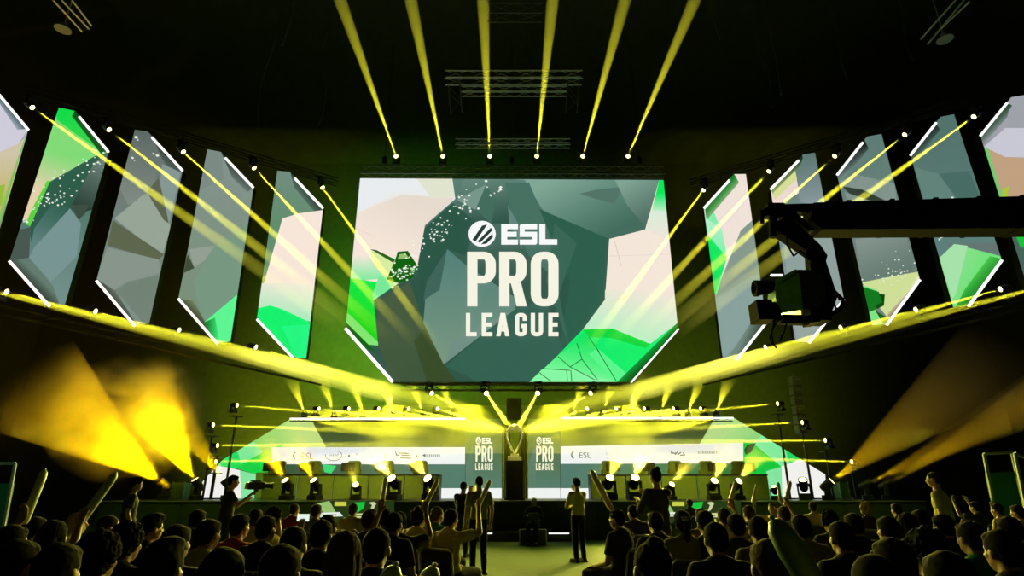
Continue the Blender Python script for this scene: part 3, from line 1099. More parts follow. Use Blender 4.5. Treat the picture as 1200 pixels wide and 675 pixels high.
for x0, x1, lx0, lx1, nm in ((545.4, 588, 557, 577.5, 'left'), (619, 656.6, 628, 648.5, 'right')):
    def centre(pc):
        pc.add(pc.hull, None, ((600, 500, (66, 96, 50)), (600, 570, (78, 120, 108))))
        pc.add([(x0, 544), (x0 + 9, 520), (x0 + 9, 571), (x0, 571)], (84, 120, 104))
        pc.add(rect(x0, 572, x1, 587), (236, 240, 240))
        league_logo(pc, lx0, 512, lx1, 551, cw=(250, 250, 230), cc=(250, 244, 214))
    wall_screen('stage_screen', rect(x0, 491, x1, 587), 'narrow upright stage screen with the PRO LEAGUE lettering just %s of the trophy' % nm, centre)

# pleated curtains behind the trophy
CURT = mat('curtain_cloth', (0.22, 0.24, 0.12), 0.8, bump=0.1, scale=10)
for x0, x1, nm in ((588.5, 599, 'left'), (608, 618.5, 'right')):
    A = at(x0, 586, 26.6)
    B = at(x1, 586, 26.6)
    zt = at(600, 498, 26.6).z
    bm = NB()
    n = 24
    prev = None
    for i in range(n + 1):
        x = A.x + (B.x - A.x) * i / n
        y = 26.6 + .05 * math.sin(i * 2 * math.pi / 6)
        q = (bm.verts.new((x, y, SZ + .0)), bm.verts.new((x, y, zt)), bm.verts.new((x, y + .03, zt)), bm.verts.new((x, y + .03, SZ + .0)))
        if prev:
            for a_, b_ in ((0, 1), (1, 2), (2, 3), (3, 0)):
                bm.faces.new((prev[a_], prev[b_], q[b_], q[a_]))
        prev = q
    o = obj('curtain', bm, CURT)
    tag(o, 'narrow pleated stage curtain on the %s side behind the trophy' % nm, 'curtain', 'curtains behind the trophy')

# grey box hanging above the trophy
bm = NB()
a, b = at(593.5, 467, 26.2), at(611.5, 492, 26.2)
box(bm, ((a.x + b.x) / 2, 26.2, (a.z + b.z) / 2), (b.x - a.x, .35, a.z - b.z), bevel=.06)
tb = obj('hanging_speaker', bm, mat('speaker_grille', (0.05, 0.06, 0.045), 0.8, bump=.3, scale=60))
tag(tb, 'grey rounded box speaker hanging above the trophy', 'speaker')

# ------------------------------------------------------------------ trophy and pedestal
YT = 22.6
pt = at(603, 540, YT)
ped = tag(empty('pedestal', (pt.x, YT, SZ)), 'black rectangular pedestal carrying the trophy at the stage centre', 'pedestal')
ph = pt.z - SZ
bm = NB()
box(bm, (0, 0, ph / 2), (.64, .6, ph), bevel=.02)
obj('body', bm, PLASTIC, ped)
bm = NB()
box(bm, (0, 0, .03), (.74, .7, .06), bevel=.01)
obj('plinth', bm, BLACK, ped)
bm = NB()
box(bm, (0, -.305, ph * .52), (.34, .012, ph * .3), bevel=.004)
obj('front_plate', bm, mat('smoked_plate', (.05, .055, .04), .25), ped)
GOLD = mat('trophy_metal', (0.9, 0.88, 0.6), 0.35, 0.35)
tr = tag(empty('trophy', (pt.x, YT, SZ + ph)), 'tall silver loop-shaped trophy on the black pedestal', 'trophy')
zt = at(603, 500, YT).z - (SZ + ph)
bm = NB()
box(bm, (0, 0, .08), (.52, .3, .16), bevel=.03)
box(bm, (0, 0, .2), (.3, .22, .1), bevel=.02)
obj('foot', bm, GOLD, tr)
# two curved prongs meeting in a V at the foot and arching together on top
W_ = .3
for s in (-1, 1):
    pts = []
    for k in range(17):
        t = k / 16
        z = .24 + (zt - .24) * t
        x = W_ * (math.sin(min(1, t / .7) * math.pi / 2) ** 1.25 if t < .7 else 1) * (1 if t < .82 else 1 - (t - .82) / .18 * .5)
        pts.append(Vector((s * max(x, .02), 0, z)))
    bm = NB()
    for k, (p, q) in enumerate(zip(pts[:-1], pts[1:])):
        r0 = .035 + .03 * (k / 16)
        caps(bm, p, q, r0, .035 + .03 * ((k + 1) / 16), n=8)
    obj('prong', bm, GOLD, tr, True)
bm = NB()
ell(bm, (0, 0, zt - .02), (.17, .09, .12))
ell(bm, (0, 0, zt - .1), (.2, .07, .08))
obj('crown', bm, GOLD, tr, True)

# ------------------------------------------------------------------ player desks, chairs, monitors
DESKM = mat('desk_front', (0.09, 0.13, 0.03), 0.7, bump=.05, scale=8, var=.15)
CHM = mat('gaming_chair_vinyl', (0.08, 0.11, 0.02), 0.55, bump=.1, scale=14, var=.2)
YD = 23.9
for xs, x0, x1, nm in (((324, 366, 413, 452, 492), 306, 515, 'left'), ((714, 754, 793, 830, 868), 692, 902, 'right')):
    A, B = at(x0, 575, YD), at(x1, 575, YD)
    dk = tag(empty('player_desk', ((A.x + B.x) / 2, YD, SZ)), 'long player desk with plain front panels on the stage %s of the trophy' % nm, 'desk', 'player desks')
    wd = B.x - A.x
    n = 5
    for k in range(n):
        bm = NB()
        box(bm, (-wd / 2 + wd * (k + .5) / n, 0, .44), (wd / n - .05, .05, .86), bevel=.01)
        obj('front_panel', bm, DESKM, dk)
    bm = NB()
    box(bm, (0, .36, .9), (wd, .8, .05), bevel=.01)
    obj('desktop', bm, BLACK, dk)
    for k in range(n + 1):
        bm = NB()
        box(bm, (-wd / 2 + .03 + (wd - .06) * k / n, .4, .44), (.04, .7, .87))
        obj('leg_panel', bm, BLACK, dk)
    for k, x in enumerate(xs):
        px = at(x, 545, YD + 1.2).x
        ordn = ('first', 'second', 'third', 'fourth', 'fifth')[k]
        # chair (back towards the screen wall, so the audience sees its headrest over the monitor)
        ch = tag(empty('gaming_chair', (px, YD + 1.25, SZ)), 'high-backed gaming chair, %s from the left behind the %s player desk' % (ordn, nm), 'chair', 'gaming chairs')
        bm = NB()
        prof = [(-.24, .55), (.24, .55), (.30, .95), (.34, 1.12), (.26, 1.2), (.27, 1.44), (.2, 1.5), (-.2, 1.5), (-.27, 1.44), (-.26, 1.2), (-.34, 1.12), (-.3, .95)]
        f = [bm.verts.new((x_, .2, z_)) for x_, z_ in prof]
        g = [bm.verts.new((x_, .32, z_)) for x_, z_ in prof]
        bm.faces.new(f)
        bm.faces.new(g[::-1])
        for i in range(len(f)):
            j = (i + 1) % len(f)
            bm.faces.new((f[i], g[i], g[j], f[j]))
        obj('backrest', bm, CHM, ch)
        bm = NB()
        box(bm, (0, -.02, .5), (.52, .5, .12), bevel=.04)
        obj('seat', bm, CHM, ch)
        bm = NB()
        tube(bm, (0, 0, .1), (0, 0, .45), .035)
        for a_ in range(5):
            t = R(72 * a_)
            tube(bm, (0, 0, .1), (.3 * math.cos(t), .3 * math.sin(t), .06), .025, .018)
            ell(bm, (.3 * math.cos(t), .3 * math.sin(t), .035), (.035, .035, .035), sub=1)
        obj('wheel_base', bm, BLACK, ch)
        for s in (-1, 1):
            bm = NB()
            box(bm, (s * .3, -.02, .72), (.07, .26, .04), bevel=.01)
            box(bm, (s * .3, .02, .6), (.03, .05, .22))
            obj('armrest', bm, BLACK, ch)
        mo = tag(empty('monitor', (px + .02, YD + .5, SZ + .925)), 'flat monitor seen from behind, %s from the left on the %s player desk' % (ordn, nm), 'monitor', 'player monitors')
        bm = NB()
        box(bm, (0, 0, .29), (.56, .03, .33), bevel=.01)
        box(bm, (0, -.03, .28), (.3, .04, .18), bevel=.01)
        obj('housing', bm, PLASTIC, mo)
        bm = NB()
        box(bm, (0, 0, .01), (.24, .2, .02), bevel=.004)
        box(bm, (0, -.03, .14), (.05, .03, .27))
        obj('stand', bm, BLACK, mo)
# ================================================================== RIG
B_THIN = haze_mat('haze_in_thin_beam', .16, lo=.28, hi=.6, noise=.25, nscale=.35)
B_TOP = haze_mat('haze_in_top_beam', .20, fade=False, noise=.2, nscale=.8)
B_LOW = haze_mat('haze_in_low_beam', .16, lo=.0, hi=.35, noise=.3, nscale=.4)
B_UP = haze_mat('haze_in_short_beam', .25, lo=.0, hi=1.0)
B_SMOKE = haze_mat('thick_smoke', .40, lo=.0, hi=.4, noise=.9, nscale=.42)
B_SMOKE2 = haze_mat('thin_smoke', .13, lo=.0, hi=.6, noise=.5, nscale=.3)
T0 = at(602, 508, 22.6)
TB = at(601, 527, 22.6)
ORD = ['first', 'second', 'third', 'fourth', 'fifth', 'sixth', 'seventh']

# top row on the main screen truss
YA = 25.6
for k, (x, xe) in enumerate(zip((464, 519, 574, 629, 683, 736), (398, 481, 566, 648, 733, 815))):
    spotlight(at(x, 183, YA), at(xe, -2, 15.5), 'yellow spotlight standing on the main screen truss, %s from the left, beam rising overhead' % ORD[k], 'spotlights above the main screen',
              ang=.95, L=19, energy=42000, bmat=B_TOP, falloff=.35)
a, b = at(424, 201, YA), at(778, 202, YA)
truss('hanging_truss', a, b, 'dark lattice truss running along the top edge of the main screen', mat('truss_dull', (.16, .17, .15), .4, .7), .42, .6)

# side rows between the slanted panels
SIDE_B = (((38, 126), (128, 152), (215, 178), (298, 197), (378, 220)), ((1141, 137), (1060, 158), (978, 183), (901, 201), (824, 223)))
SIDE_C = (((8, 342), (112, 365), (210, 387), (300, 407)), ((1172, 339), (1073, 363), (985, 384), (897, 407)))
for si, nm in ((0, 'left'), (1, 'right')):
    for k, (x, y) in enumerate(SIDE_B[si]):
        P = wing(x, y, .6)
        D = (TB - P).length
        spotlight(P, TB, 'yellow spotlight high between the %s slanted panels, %s from the outside, beam slanting down' % (nm, ORD[k]), 'spotlights between the panels',
                  ang=1.0, L=D * .97, energy=60000, bmat=B_THIN, hung=True, falloff=.35)
    for k, (x, y) in enumerate(SIDE_C[si]):
        P = wing(x, y, .6)
        D = (T0 - P).length
        spotlight(P, T0 + Vector((0, 0, .3)), 'yellow spotlight under the %s slanted panels, %s from the outside, long low beam' % (nm, ORD[k]), 'spotlights under the panels',
                  ang=1.3, L=D * .93, energy=30000, bmat=B_LOW, falloff=.35)
    # spotlight just outside the picture, whose beam enters it
    x, y = ((-90, 320), (1290, 318))[si]
    P = wing(x, y, .6)
    spotlight(P, T0 + Vector((0, 0, .3)), 'yellow spotlight at the far outer end of the %s lower truss, beam entering the view' % nm, 'spotlights under the panels',
              ang=.9, L=(T0 - P).length * .93, energy=45000, bmat=B_LOW, falloff=.35)
    q = ((20, 118), (392, 226)) if si == 0 else ((1165, 124), (812, 228))
    truss('hanging_truss', wing(*q[0], .4) + Vector((0, .3, .75)), wing(*q[1], .4) + Vector((0, .3, .75)), 'black truss carrying the upper spotlights between the %s panels' % nm, DTRUSS, .3, .8)
    q = ((-40, 331), (380, 427)) if si == 0 else ((1240, 325), (820, 427))
    truss('hanging_truss', wing(*q[0], .5) + Vector((0, 0, -.75)), wing(*q[1], .5) + Vector((0, 0, -.75)), 'black truss carrying the low spotlights under the %s panels' % nm, DTRUSS, .3, .8)

# row above the stage screens
YE = 26.2
for (xs, xp, nm) in (((374, 409, 444, 479, 513), (356, 391, 425, 460, 495, 530), 'left'), ((821, 789, 755, 722, 688), (840, 807, 774, 739, 706, 671), 'right')):
    s = 1 if nm == 'left' else -1
    for k, x in enumerate(xs):
        P = at(x, 479, YE)
        D = (T0 - P).length
        spotlight(P, T0, 'yellow spotlight over the %s stage screen, %s from the outside, beam towards the trophy' % (nm, ORD[k]), 'spotlights over the stage screens',
                  ang=1.3, L=D * .96, energy=140000 if k < 4 else 130000, bmat=B_LOW, scale=.8)
    for k, x in enumerate(xp):
        P = at(x, 481, YE)
        spotlight(P, at(x - s * 16, 440, 27.2), 'small upturned spotlight over the %s stage screen, %s from the outside' % (nm, ORD[k]), 'upturned spotlights over the stage screens',
                  ang=8, L=2.6, energy=2500, bmat=B_UP, scale=.7)
    q = (340, 548) if nm == 'left' else (858, 654)
    truss('hanging_truss', at(q[0], 491, YE + .05) - Vector((0, 0, .02)), at(q[1], 491, YE + .05) - Vector((0, 0, .02)), 'black truss along the top of the %s stage screen' % nm, DTRUSS, .15, .5, r=.015)
# four below the main screen
for k, x in enumerate((506, 570, 630, 692)):
    P = at(x, 461, 25.4)
    spotlight(P, at((596, 602, 603, 610)[k], 508, 22.6), 'yellow spotlight hung below the main screen, %s from the left, beam on the trophy' % ORD[k], 'spotlights below the main screen',
              ang=1.7, L=(T0 - P).length * .98, energy=60000 if k in (0, 3) else 110000, bmat=B_LOW, hung=True)
truss('hanging_truss', at(470, 454, 25.4), at(730, 454, 25.4), 'black truss under the bottom edge of the main screen', DTRUSS, .25, .6)
# low horizontal ones beside the stage screens, on towers
for si, nm in ((0, 'left'), (1, 'right')):
    pts = ((278, 475), (250, 498), (255, 522), (253, 541)) if si == 0 else ((911, 473), (940, 495), (967, 516), (998, 541))
    for k, (x, y) in enumerate(pts):
        P = at(x, y, 25.0)
        tg = at(601, (503, 512, 520, 530)[k], 22.6)
        spotlight(P, tg, 'yellow spotlight beside the %s stage screen, %s from the top, level beam across the stage' % (nm, ORD[k]), 'spotlights beside the stage screens',
                  ang=.85, L=(tg - P).length * .9, energy=42000, bmat=B_LOW, falloff=.35, scale=.8)
    for k, (x, y) in enumerate(pts):
        base = at(x, y, 25.0)
        bm = NB()
        z1 = base.z - .45
        xo = base.x
        tube(bm, (xo, 25.1, SZ), (xo, 25.1, z1), .05)
        box(bm, (xo, 25.1, SZ + .02), (.6, .6, .04))
        box(bm, (xo, 25.1, z1), (.4, .4, .04))
        tag(obj('light_stand', bm, BLACK), 'black upright light stand beside the %s stage screen, %s from the top lamp down' % (nm, ORD[k]), 'stand', 'stands beside the stage screens')


# floor spotlights on the stage
def floor_spot(x, tx, ty, tY, label, ang, L, e, m, sc_=1.2, Y=22.0, beam=True, col=(1, .84, .06), group='spotlights standing on the stage'):
    pv = at(x, 565, Y)
    d = at(tx, ty, tY) - Vector((pv.x, Y, SZ + .42 * sc_))
    d.normalize()
    P = Vector((pv.x, Y, SZ + .42 * sc_ + .002)) + d * .2 * sc_
    spotlight(P, P + d, label, group, ang=ang, L=L, energy=e, bmat=m, scale=sc_, beam=beam, col=col)


WARM = (1, .56, .0)
floor_spot(194, 75, 480, 20.3, 'floor spotlight at the far left of the stage throwing thick yellow smoke-filled beam', 18, 5.6, 9000, B_SMOKE, col=WARM)
floor_spot(233, 165, 455, 20.3, 'floor spotlight second from the far left of the stage, orange smoke before it', 16, 4.6, 7000, B_SMOKE, col=WARM)
floor_spot(268, 215, 500, 21.4, 'floor spotlight at the left end of the stage screen, behind the left camera operator', 11, 4, 5000, B_SMOKE, col=WARM)
floor_spot(338, 305, 515, 20.7, 'floor spotlight before the left desk with orange beam, outer one', 14, 2.1, 2600, B_UP, col=(1, .5, .0))
floor_spot(371, 340, 512, 20.7, 'floor spotlight before the left desk with orange beam, inner one', 14, 2.1, 2600, B_UP, col=(1, .5, .0))
floor_spot(418, 410, 540, 20.7, 'floor spotlight before the middle of the left desk', 12, 1.4, 500, B_UP, 1.0)
floor_spot(462, 440, 530, 20.7, 'large floor spotlight before the left desk, second from the trophy', 16, 1.9, 2200, B_UP, 1.4)
floor_spot(505, 478, 530, 20.7, 'large floor spotlight before the left desk, nearest the trophy', 16, 1.9, 2200, B_UP, 1.4)
floor_spot(713, 726, 526, 20.7, 'large floor spotlight before the right desk, nearest the trophy', 16, 1.9, 2200, B_UP, 1.4)
floor_spot(743, 752, 526, 20.7, 'large floor spotlight before the right desk, second from the trophy', 16, 1.9, 2200, B_UP, 1.4)
floor_spot(784, 812, 535, 20.7, 'floor spotlight before the right desk, beside the tall standing spectator', 12, 1.9, 1600, B_UP, 1.0)
floor_spot(835, 850, 528, 20.7, 'floor spotlight before the right desk, second from its outer end', 14, 1.9, 1700, B_UP, 1.2)
floor_spot(862, 890, 530, 20.7, 'floor spotlight before the outer end of the right desk', 14, 1.9, 1700, B_UP, 1.2)
floor_spot(906, 900, 540, 21.4, 'small floor spotlight at the left edge of the white screen corner', 10, .9, 50, B_UP, .8)
floor_spot(941, 938, 540, 21.4, 'floor spotlight in front of the white right screen corner', 10, .6, 40, B_UP, 1.2)
floor_spot(968, 1060, 500, 20.3, 'floor spotlight at the right end of the stage screen, smoky beam to the right', 11, 7.5, 1600, B_SMOKE2, col=WARM)
floor_spot(1014, 1150, 500, 20.3, 'floor spotlight on the far right of the stage, inner of two', 7, 11, 1500, B_SMOKE2, col=WARM)
floor_spot(1037, 1160, 497, 20.3, 'floor spotlight on the far right of the stage, outer of two', 5.7, 11, 1500, B_SMOKE2, col=WARM)

# flight cases between the far floor lamps
for k, (x0, x1, sd) in enumerate(((206, 220, 'left'), (980, 990, 'right'))):
    A, B = at(x0, 570, 23.2), at(x1, 570, 23.2)
    c = tag(empty('flight_case', ((A.x + B.x) / 2, 23.2, SZ)), 'teal flight case on the far %s of the stage' % sd, 'case')
    wd = B.x - A.x
    bm = NB()
    box(bm, (0, 0, .32), (wd, .5, .56), bevel=.02)
    obj('body', bm, mat('case_laminate', (.04, .10, .09), .5), c)
    for s in (-1, 1):
        bm = NB()
        box(bm, (s * wd / 2, -.25, .32), (.04, .04, .62), bevel=.008)
        box(bm, (s * wd / 2, -.26, .32), (.07, .05, .06))
        obj('corner_fitting', bm, TRUSS, c)

# billowing smoke at the left end of the stage
bm = NB()
ell(bm, (0, 0, 0), (3.3, 1.3, 2.5), sub=3)
o = obj('smoke_cloud', bm, haze_mat('billowing_smoke', .8, fade=False, noise=1.0, nscale=.75, rise=.3))
o.location = at(152, 488, 22.6)
tag(o, 'billowing yellow lit smoke cloud above the far left floor spotlights', 'smoke', kind='stuff')

# low haze hanging over the stage
bm = NB()
box(bm, (0, 26.67, 4.1), (19, .5, 2.1))
tag(obj('stage_haze', bm, haze_mat('stage_haze_air', .30, fade=False, noise=.7, nscale=.6)), 'yellow lit haze hanging over the stage in front of the stage screens', 'haze', kind='stuff')

# ------------------------------------------------------------------ line array, right of the stage
la = tag(empty('hanging_line_array', at(936, 440, 25.5)), 'hanging column of grey loudspeakers between the right panels and the stage screen', 'speaker')
inv = Matrix.Translation(-la.location)
GR = mat('array_grey', (.16, .17, .11), .6)
pts = [(928 + 9 * (k / 6) ** 1.3, 441 + k * 11.3) for k in range(7)]
for k, (p, q) in enumerate(zip(pts[:-1], pts[1:])):
    a, b = inv @ at(*p, 25.5), inv @ at(*q, 25.5)
    bm = NB()
    d = b - a
    box(bm, (a + b) / 2 + Vector((.12, 0, 0)), (.42, .4, d.length * .9), d.to_track_quat('Z', 'Y'), bevel=.03)
    obj('speaker_box', bm, GR, la)
    bm = NB()
    box(bm, (a + b) / 2 + Vector((.12, -.21, .05 - .03 * (k % 2))), (.24, .02, .05 + .05 * (k % 2)))
    obj('metal_badge', bm, TRUSS, la)

# ------------------------------------------------------------------ ceiling rig
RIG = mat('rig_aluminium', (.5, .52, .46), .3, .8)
YR = 21.0
g = 'bright trusses above the main screen'
truss('hanging_truss', at(522, 91, YR), at(682, 91, YR), 'bright upper truss crossing over the main screen, widest of the set', RIG, .42, .9, group=g, r=.03)
truss('hanging_truss', at(541, 107, YR + 1), at(664, 107, YR + 1), 'shorter bright truss just under the widest one over the main screen', RIG, .3, .7, group=g)
truss('hanging_truss', at(534, 168, YR + 2), at(668, 168, YR + 2), 'bright lower truss just above the row of upward beams', RIG, .3, .7, group=g)
for x, nm in ((532, 'left'), (672, 'right')):
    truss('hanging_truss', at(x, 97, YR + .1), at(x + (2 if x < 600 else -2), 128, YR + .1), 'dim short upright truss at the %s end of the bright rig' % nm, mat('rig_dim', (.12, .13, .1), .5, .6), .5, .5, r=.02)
for x0, y0, x1, y1, nm in ((575, 0, 582, 52, 'left'), (628, 0, 626, 50, 'right')):
    pass
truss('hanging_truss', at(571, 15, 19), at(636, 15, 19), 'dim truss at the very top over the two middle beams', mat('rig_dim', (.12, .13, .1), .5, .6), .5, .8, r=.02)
# slanted rows of tube lights at the roof corners
for (pts, nm) in (((((62, 0), (96, 37)), ((72, 0), (104, 34)), ((84, 0), (107, 30))), 'left'), ((((1120, 0), (1079, 46)), ((1130, 0), (1087, 52)), ((1136, 2), (1096, 40))), 'right')):
    tl = tag(empty('hanging_pipe_rack', at(*pts[0][1], 17)), 'rack of three thin slanting metal pipes under the roof at the upper %s' % nm, 'pipe rack')
    inv = Matrix.Translation(-tl.location)
    for a, b in pts:
        bm = NB()
        tube(bm, inv @ at(*a, 15.6), inv @ at(*b, 17), .03)
        obj('pipe', bm, mat('pale_pipe', (.6, .62, .6), .4, .2), tl)
    bm = NB()
    tube(bm, inv @ at(*pts[0][1], 17.0), inv @ at(*pts[2][1], 17.0), .03)
    obj('cross_bar', bm, BLACK, tl)
for x, y, nm in ((74, 33, 'left'), (1107, 45, 'right')):
    P = at(x, y, 17)
    bm = NB()
    lathe(bm, [(0, .25), (.06, .24), (.12, .1), (.26, -.02), (.27, -.06), (0, -.05)], 20, Matrix.Translation(P))
    tube(bm, P + Vector((0, 0, .2)), (P.x, P.y, 24.5), .02)
    o = obj('hanging_house_lamp', bm, mat('dull_lamp_shade', (.28, .29, .26), .6))
    tag(o, 'unlit grey dish lamp hanging from the roof at the upper %s' % nm, 'lamp')
# cables
CAB = mat('cable', (.05, .055, .035), .6)
for k, (x, y0, y1, Y) in enumerate(((331, -10, 52, 18), (302, 20, 150, 22), (372, 60, 150, 24), (843, -5, 45, 20), (895, 10, 78, 20), (915, 0, 110, 21), (904, 60, 125, 22), (992, 0, 90, 23), (1070, 5, 70, 22))):
    a = at(x, y1, Y)
    bm = NB()
    P = a
    r_ = random.Random(k)
    dx = r_.uniform(-.25, .25)
    prev = P
    zt = 24.5
    for i in range(1, 9):
        q = Vector((P.x + dx * math.sin(i * .8), P.y, P.z + (zt - P.z) * i / 8))
        tube(bm, prev, q, .022, n=5)
        prev = q
    ell(bm, P, (.05, .05, .09), sub=1)
    tag(obj('hanging_cable', bm, CAB), 'thin dark cable hanging from the roof, %s of nine counted from the left side' % (['first', 'second', 'third', 'fourth', 'fifth', 'sixth', 'seventh', 'eighth', 'ninth'][[1, 0, 2, 3, 4, 6, 5, 7, 8][k]]), 'cable', 'roof cables')
# hoist cables holding the screens and trusses
for k, (x, y, f) in enumerate(((450, 200, 0), (600, 200, 0), (750, 200, 0))):
    P = at(x, y, YA)
    bm = NB()
    tube(bm, (P.x, P.y, P.z + .3), (P.x, P.y, 24.5), .018)
    box(bm, (P.x, P.y, P.z + .55), (.22, .2, .4), bevel=.03)
    tag(obj('hanging_hoist', bm, BLACK), 'black chain hoist holding the main screen truss, %s' % ('left', 'middle', 'right')[k], 'hoist')

# ================================================================== CAMERA CRANE
YC = 6.0
cr = tag(empty('hanging_camera_crane', at(940, 258, YC)), 'long black camera crane reaching in from the right with a camera hung at its tip', 'camera crane')
inv = Matrix.Translation(-cr.location)


def cp(x, y, dy=0.0):
    return inv @ at(x, y, YC + dy)


def prism(bm, pts, y0, y1):
    f = [bm.verts.new(cp(x, y) + Vector((0, y0, 0))) for x, y in pts]
    g_ = [bm.verts.new(cp(x, y) + Vector((0, y1, 0))) for x, y in pts]
    bm.faces.new(f)
    bm.faces.new(g_[::-1])
    for i in range(len(f)):
        j = (i + 1) % len(f)
        bm.faces.new((f[i], g_[i], g_[j], f[j]))


CRM = mat('crane_black', (.002, .002, .002), .8, 0, bump=.05, spec=.05)
bm = NB()
prism(bm, [(948, 243), (1300, 232), (1300, 272), (958, 274), (944, 262)], -.12, .12)
for k in range(6):
    x = 985 + k * 50
    prism(bm, [(x, 242 - (x - 948) * .03), (x + 5, 242 - (x - 948) * .03), (x + 5, 273), (x, 273)], -.14, .14)
obj('arm', bm, CRM, cr)
bm = NB()
prism(bm, [(903, 243), (955, 244), (958, 250), (930, 251), (952, 272), (946, 273), (922, 256), (904, 258)], -.06, .06)
prism(bm, [(905, 244), (950, 243), (950, 246), (905, 247)], -.1, .1)
tube(bm, cp(948, 243, -.05), cp(1040, 241, -.05), .012)
obj('nose_bracket', bm, CRM, cr)
bm = NB()
tube(bm, cp(906, 240), cp(906, 278), .045, .04, n=12)
box(bm, cp(900, 250), (.12, .12, .1), bevel=.02)
box(bm, cp(907, 244), (.2, .16, .07), bevel=.02)
tube(bm, cp(893, 247), cp(893, 262), .025)
obj('pan_head', bm, CRM, cr)
bm = NB()
prism(bm, [(908, 262), (922, 256), (958, 290), (966, 302), (962, 318), (948, 322), (950, 302), (912, 276)], -.07, .07)
tube(bm, cp(955, 298, -.09), cp(955, 298, .09), .09, n=16)
prism(bm, [(946, 300), (962, 300), (972, 330), (978, 350), (970, 372), (954, 372), (948, 335)], -.06, .06)
obj('tilt_arm', bm, CRM, cr)
bm = NB()
path_tube(bm, [cp(x, y) for x, y in ((962, 325), (978, 342), (988, 352), (986, 360), (972, 370), (955, 377), (915, 376))], .022, 8)
prism(bm, [(912, 372), (968, 374), (968, 379), (912, 377)], -.12, .12)
prism(bm, [(944, 366), (957, 366), (956, 380), (946, 381)], -.1, .1)
obj('cradle', bm, CRM, cr)
cam_o = tag(empty('broadcast_camera', at(925, 348, YC)), 'broadcast camera with big square lens hood mounted on the crane tip', 'camera')
inv = Matrix.Translation(-cam_o.location)
GREEN_LIT = mat('camera_green_lit_body', (.16, .30, .08), .35, .1, var=.5, scale=9)  # green light reflected on the body is put into its colour
bm = NB()
prism(bm, [(905, 332), (928, 321), (934, 328), (937, 366), (912, 370), (904, 352)], -.1, .1)
prism(bm, [(908, 330), (926, 320), (930, 321), (910, 334)], -.12, .12)
obj('body', bm, GREEN_LIT, cam_o)
bm = NB()
prism(bm, [(930, 320), (952, 321), (960, 328), (962, 352), (954, 366), (936, 366), (932, 330)], -.11, .11)
prism(bm, [(936, 330), (940, 330), (944, 364), (940, 364)], -.125, .125)
obj('rear_pack', bm, PLASTIC, cam_o)
bm = NB()
box(bm, cp(892, 366), (.17, .24, .22), bevel=.015)
tube(bm, cp(896, 366), cp(910, 364), .085, .1, n=20)
tube(bm, cp(903, 366), cp(906, 366), .11, n=20)
obj('lens_hood', bm, CRM, cam_o)
bm = NB()
tube(bm, cp(886, 338), cp(908, 335), .085, .07, n=20)
lathe(bm, [(.06, -.02), (.09, -.01), (.09, .03), (.07, .03)], 20, Matrix.Translation(cp(885, 338)) @ Matrix.Rotation(math.pi / 2, 4, 'Y'))
obj('viewfinder', bm, CRM, cam_o)
bm = NB()
box(bm, cp(910, 322.5, -.06), (.13, .03, .018), bevel=.004)
o = obj('tally_light', bm, WHITEBAR, cam_o)
o['label'] = 'small white light bar'
bm = NB()
for pts in (((922, 378), (918, 392), (914, 400), (916, 392)), ((912, 375), (904, 388), (906, 402), (910, 408)), ((908, 376), (902, 396), (905, 404))):
    path_tube(bm, [cp(x, y) for x, y in pts], .008)
obj('dangling_cable', bm, CRM, cam_o)
for pts in (((922, 262), (922, 286), (930, 300), (938, 294), (944, 300)), ((950, 288), (956, 284), (962, 292), (960, 306)), ((966, 328), (980, 342), (984, 352)), ((968, 335), (976, 352), (980, 362))):
    bm = NB()
    path_tube(bm, [cp(x, y, -.09) for x, y in pts], .01)
    obj('cable_loop', bm, CRM, cam_o)

# ================================================================== SIDE BOOTHS
FR = mat('booth_frame', (.32, .36, .33), .5, .3)
GP = mat('booth_green_panel', (.02, .16, .09), .5, var=.2, scale=4)
for nm, quad, gy, Y in (('left', ((-22, 543), (18, 543), (10, 610), (-28, 610)), 567, 13.0), ('right', ((1153, 532), (1186, 530), (1197, 600), (1163, 602)), 555, 13.0), ('far right', ((1189, 531), (1240, 552), (1248, 606), (1199, 600)), 560, 12.0)):
    o = tag(empty('framed_booth_panel', (at(*quad[3], Y).x, Y, 0)), 'metal-framed booth side with dark green lower panel, %s edge of the view' % nm, 'booth panel')
    inv = Matrix.Translation(-o.location)
    P = [inv @ at(*q, Y) for q in quad]
    L_ = [Vector((P[3].x, P[3].y, 0)), Vector((P[2].x, P[2].y, 0))]
    bm = NB()
    for a, b in ((P[0], P[1]), (P[0], L_[0]), (P[1], L_[1])):
        tube(bm, a, b, .035, n=6)
    tube(bm, L_[0], L_[1], .035)
    obj('frame', bm, FR, o)
    t = (gy - quad[0][1]) / (quad[3][1] - quad[0][1])
    bm = NB()
    q = [P[0].lerp(P[3], t), P[1].lerp(P[2], t), L_[1], L_[0]]
    f = [bm.verts.new(v + Vector((0, .02, 0))) for v in q]
    g_ = [bm.verts.new(v + Vector((0, .05, 0))) for v in q]
    bm.faces.new(f)
    bm.faces.new(g_[::-1])
    for i in range(4):
        j = (i + 1) % 4
        bm.faces.new((f[i], g_[i], g_[j], f[j]))
    obj('green_panel', bm, GP, o)


# ================================================================== LIGHT (crowd backlight, then added fill lamps without fixtures)
def wash(name, P, T, E, size, col, ang=None, blend=.8):
    if ang:
        l = bpy.data.lights.new(name, 'SPOT')
        l.spot_size = R(ang)
        l.spot_blend = blend
        l.shadow_soft_size = size
    else:
        l = bpy.data.lights.new(name, 'AREA')
        l.size = size
    l.energy = E
    l.color = col
    o = bpy.data.objects.new(name, l)
    C.objects.link(o)
    o.location = P
    o.rotation_mode = 'QUATERNION'
    o.rotation_quaternion = (Vector(T) - Vector(P)).to_track_quat('-Z', 'Y')
    return o


YEL = (1, .9, .12)
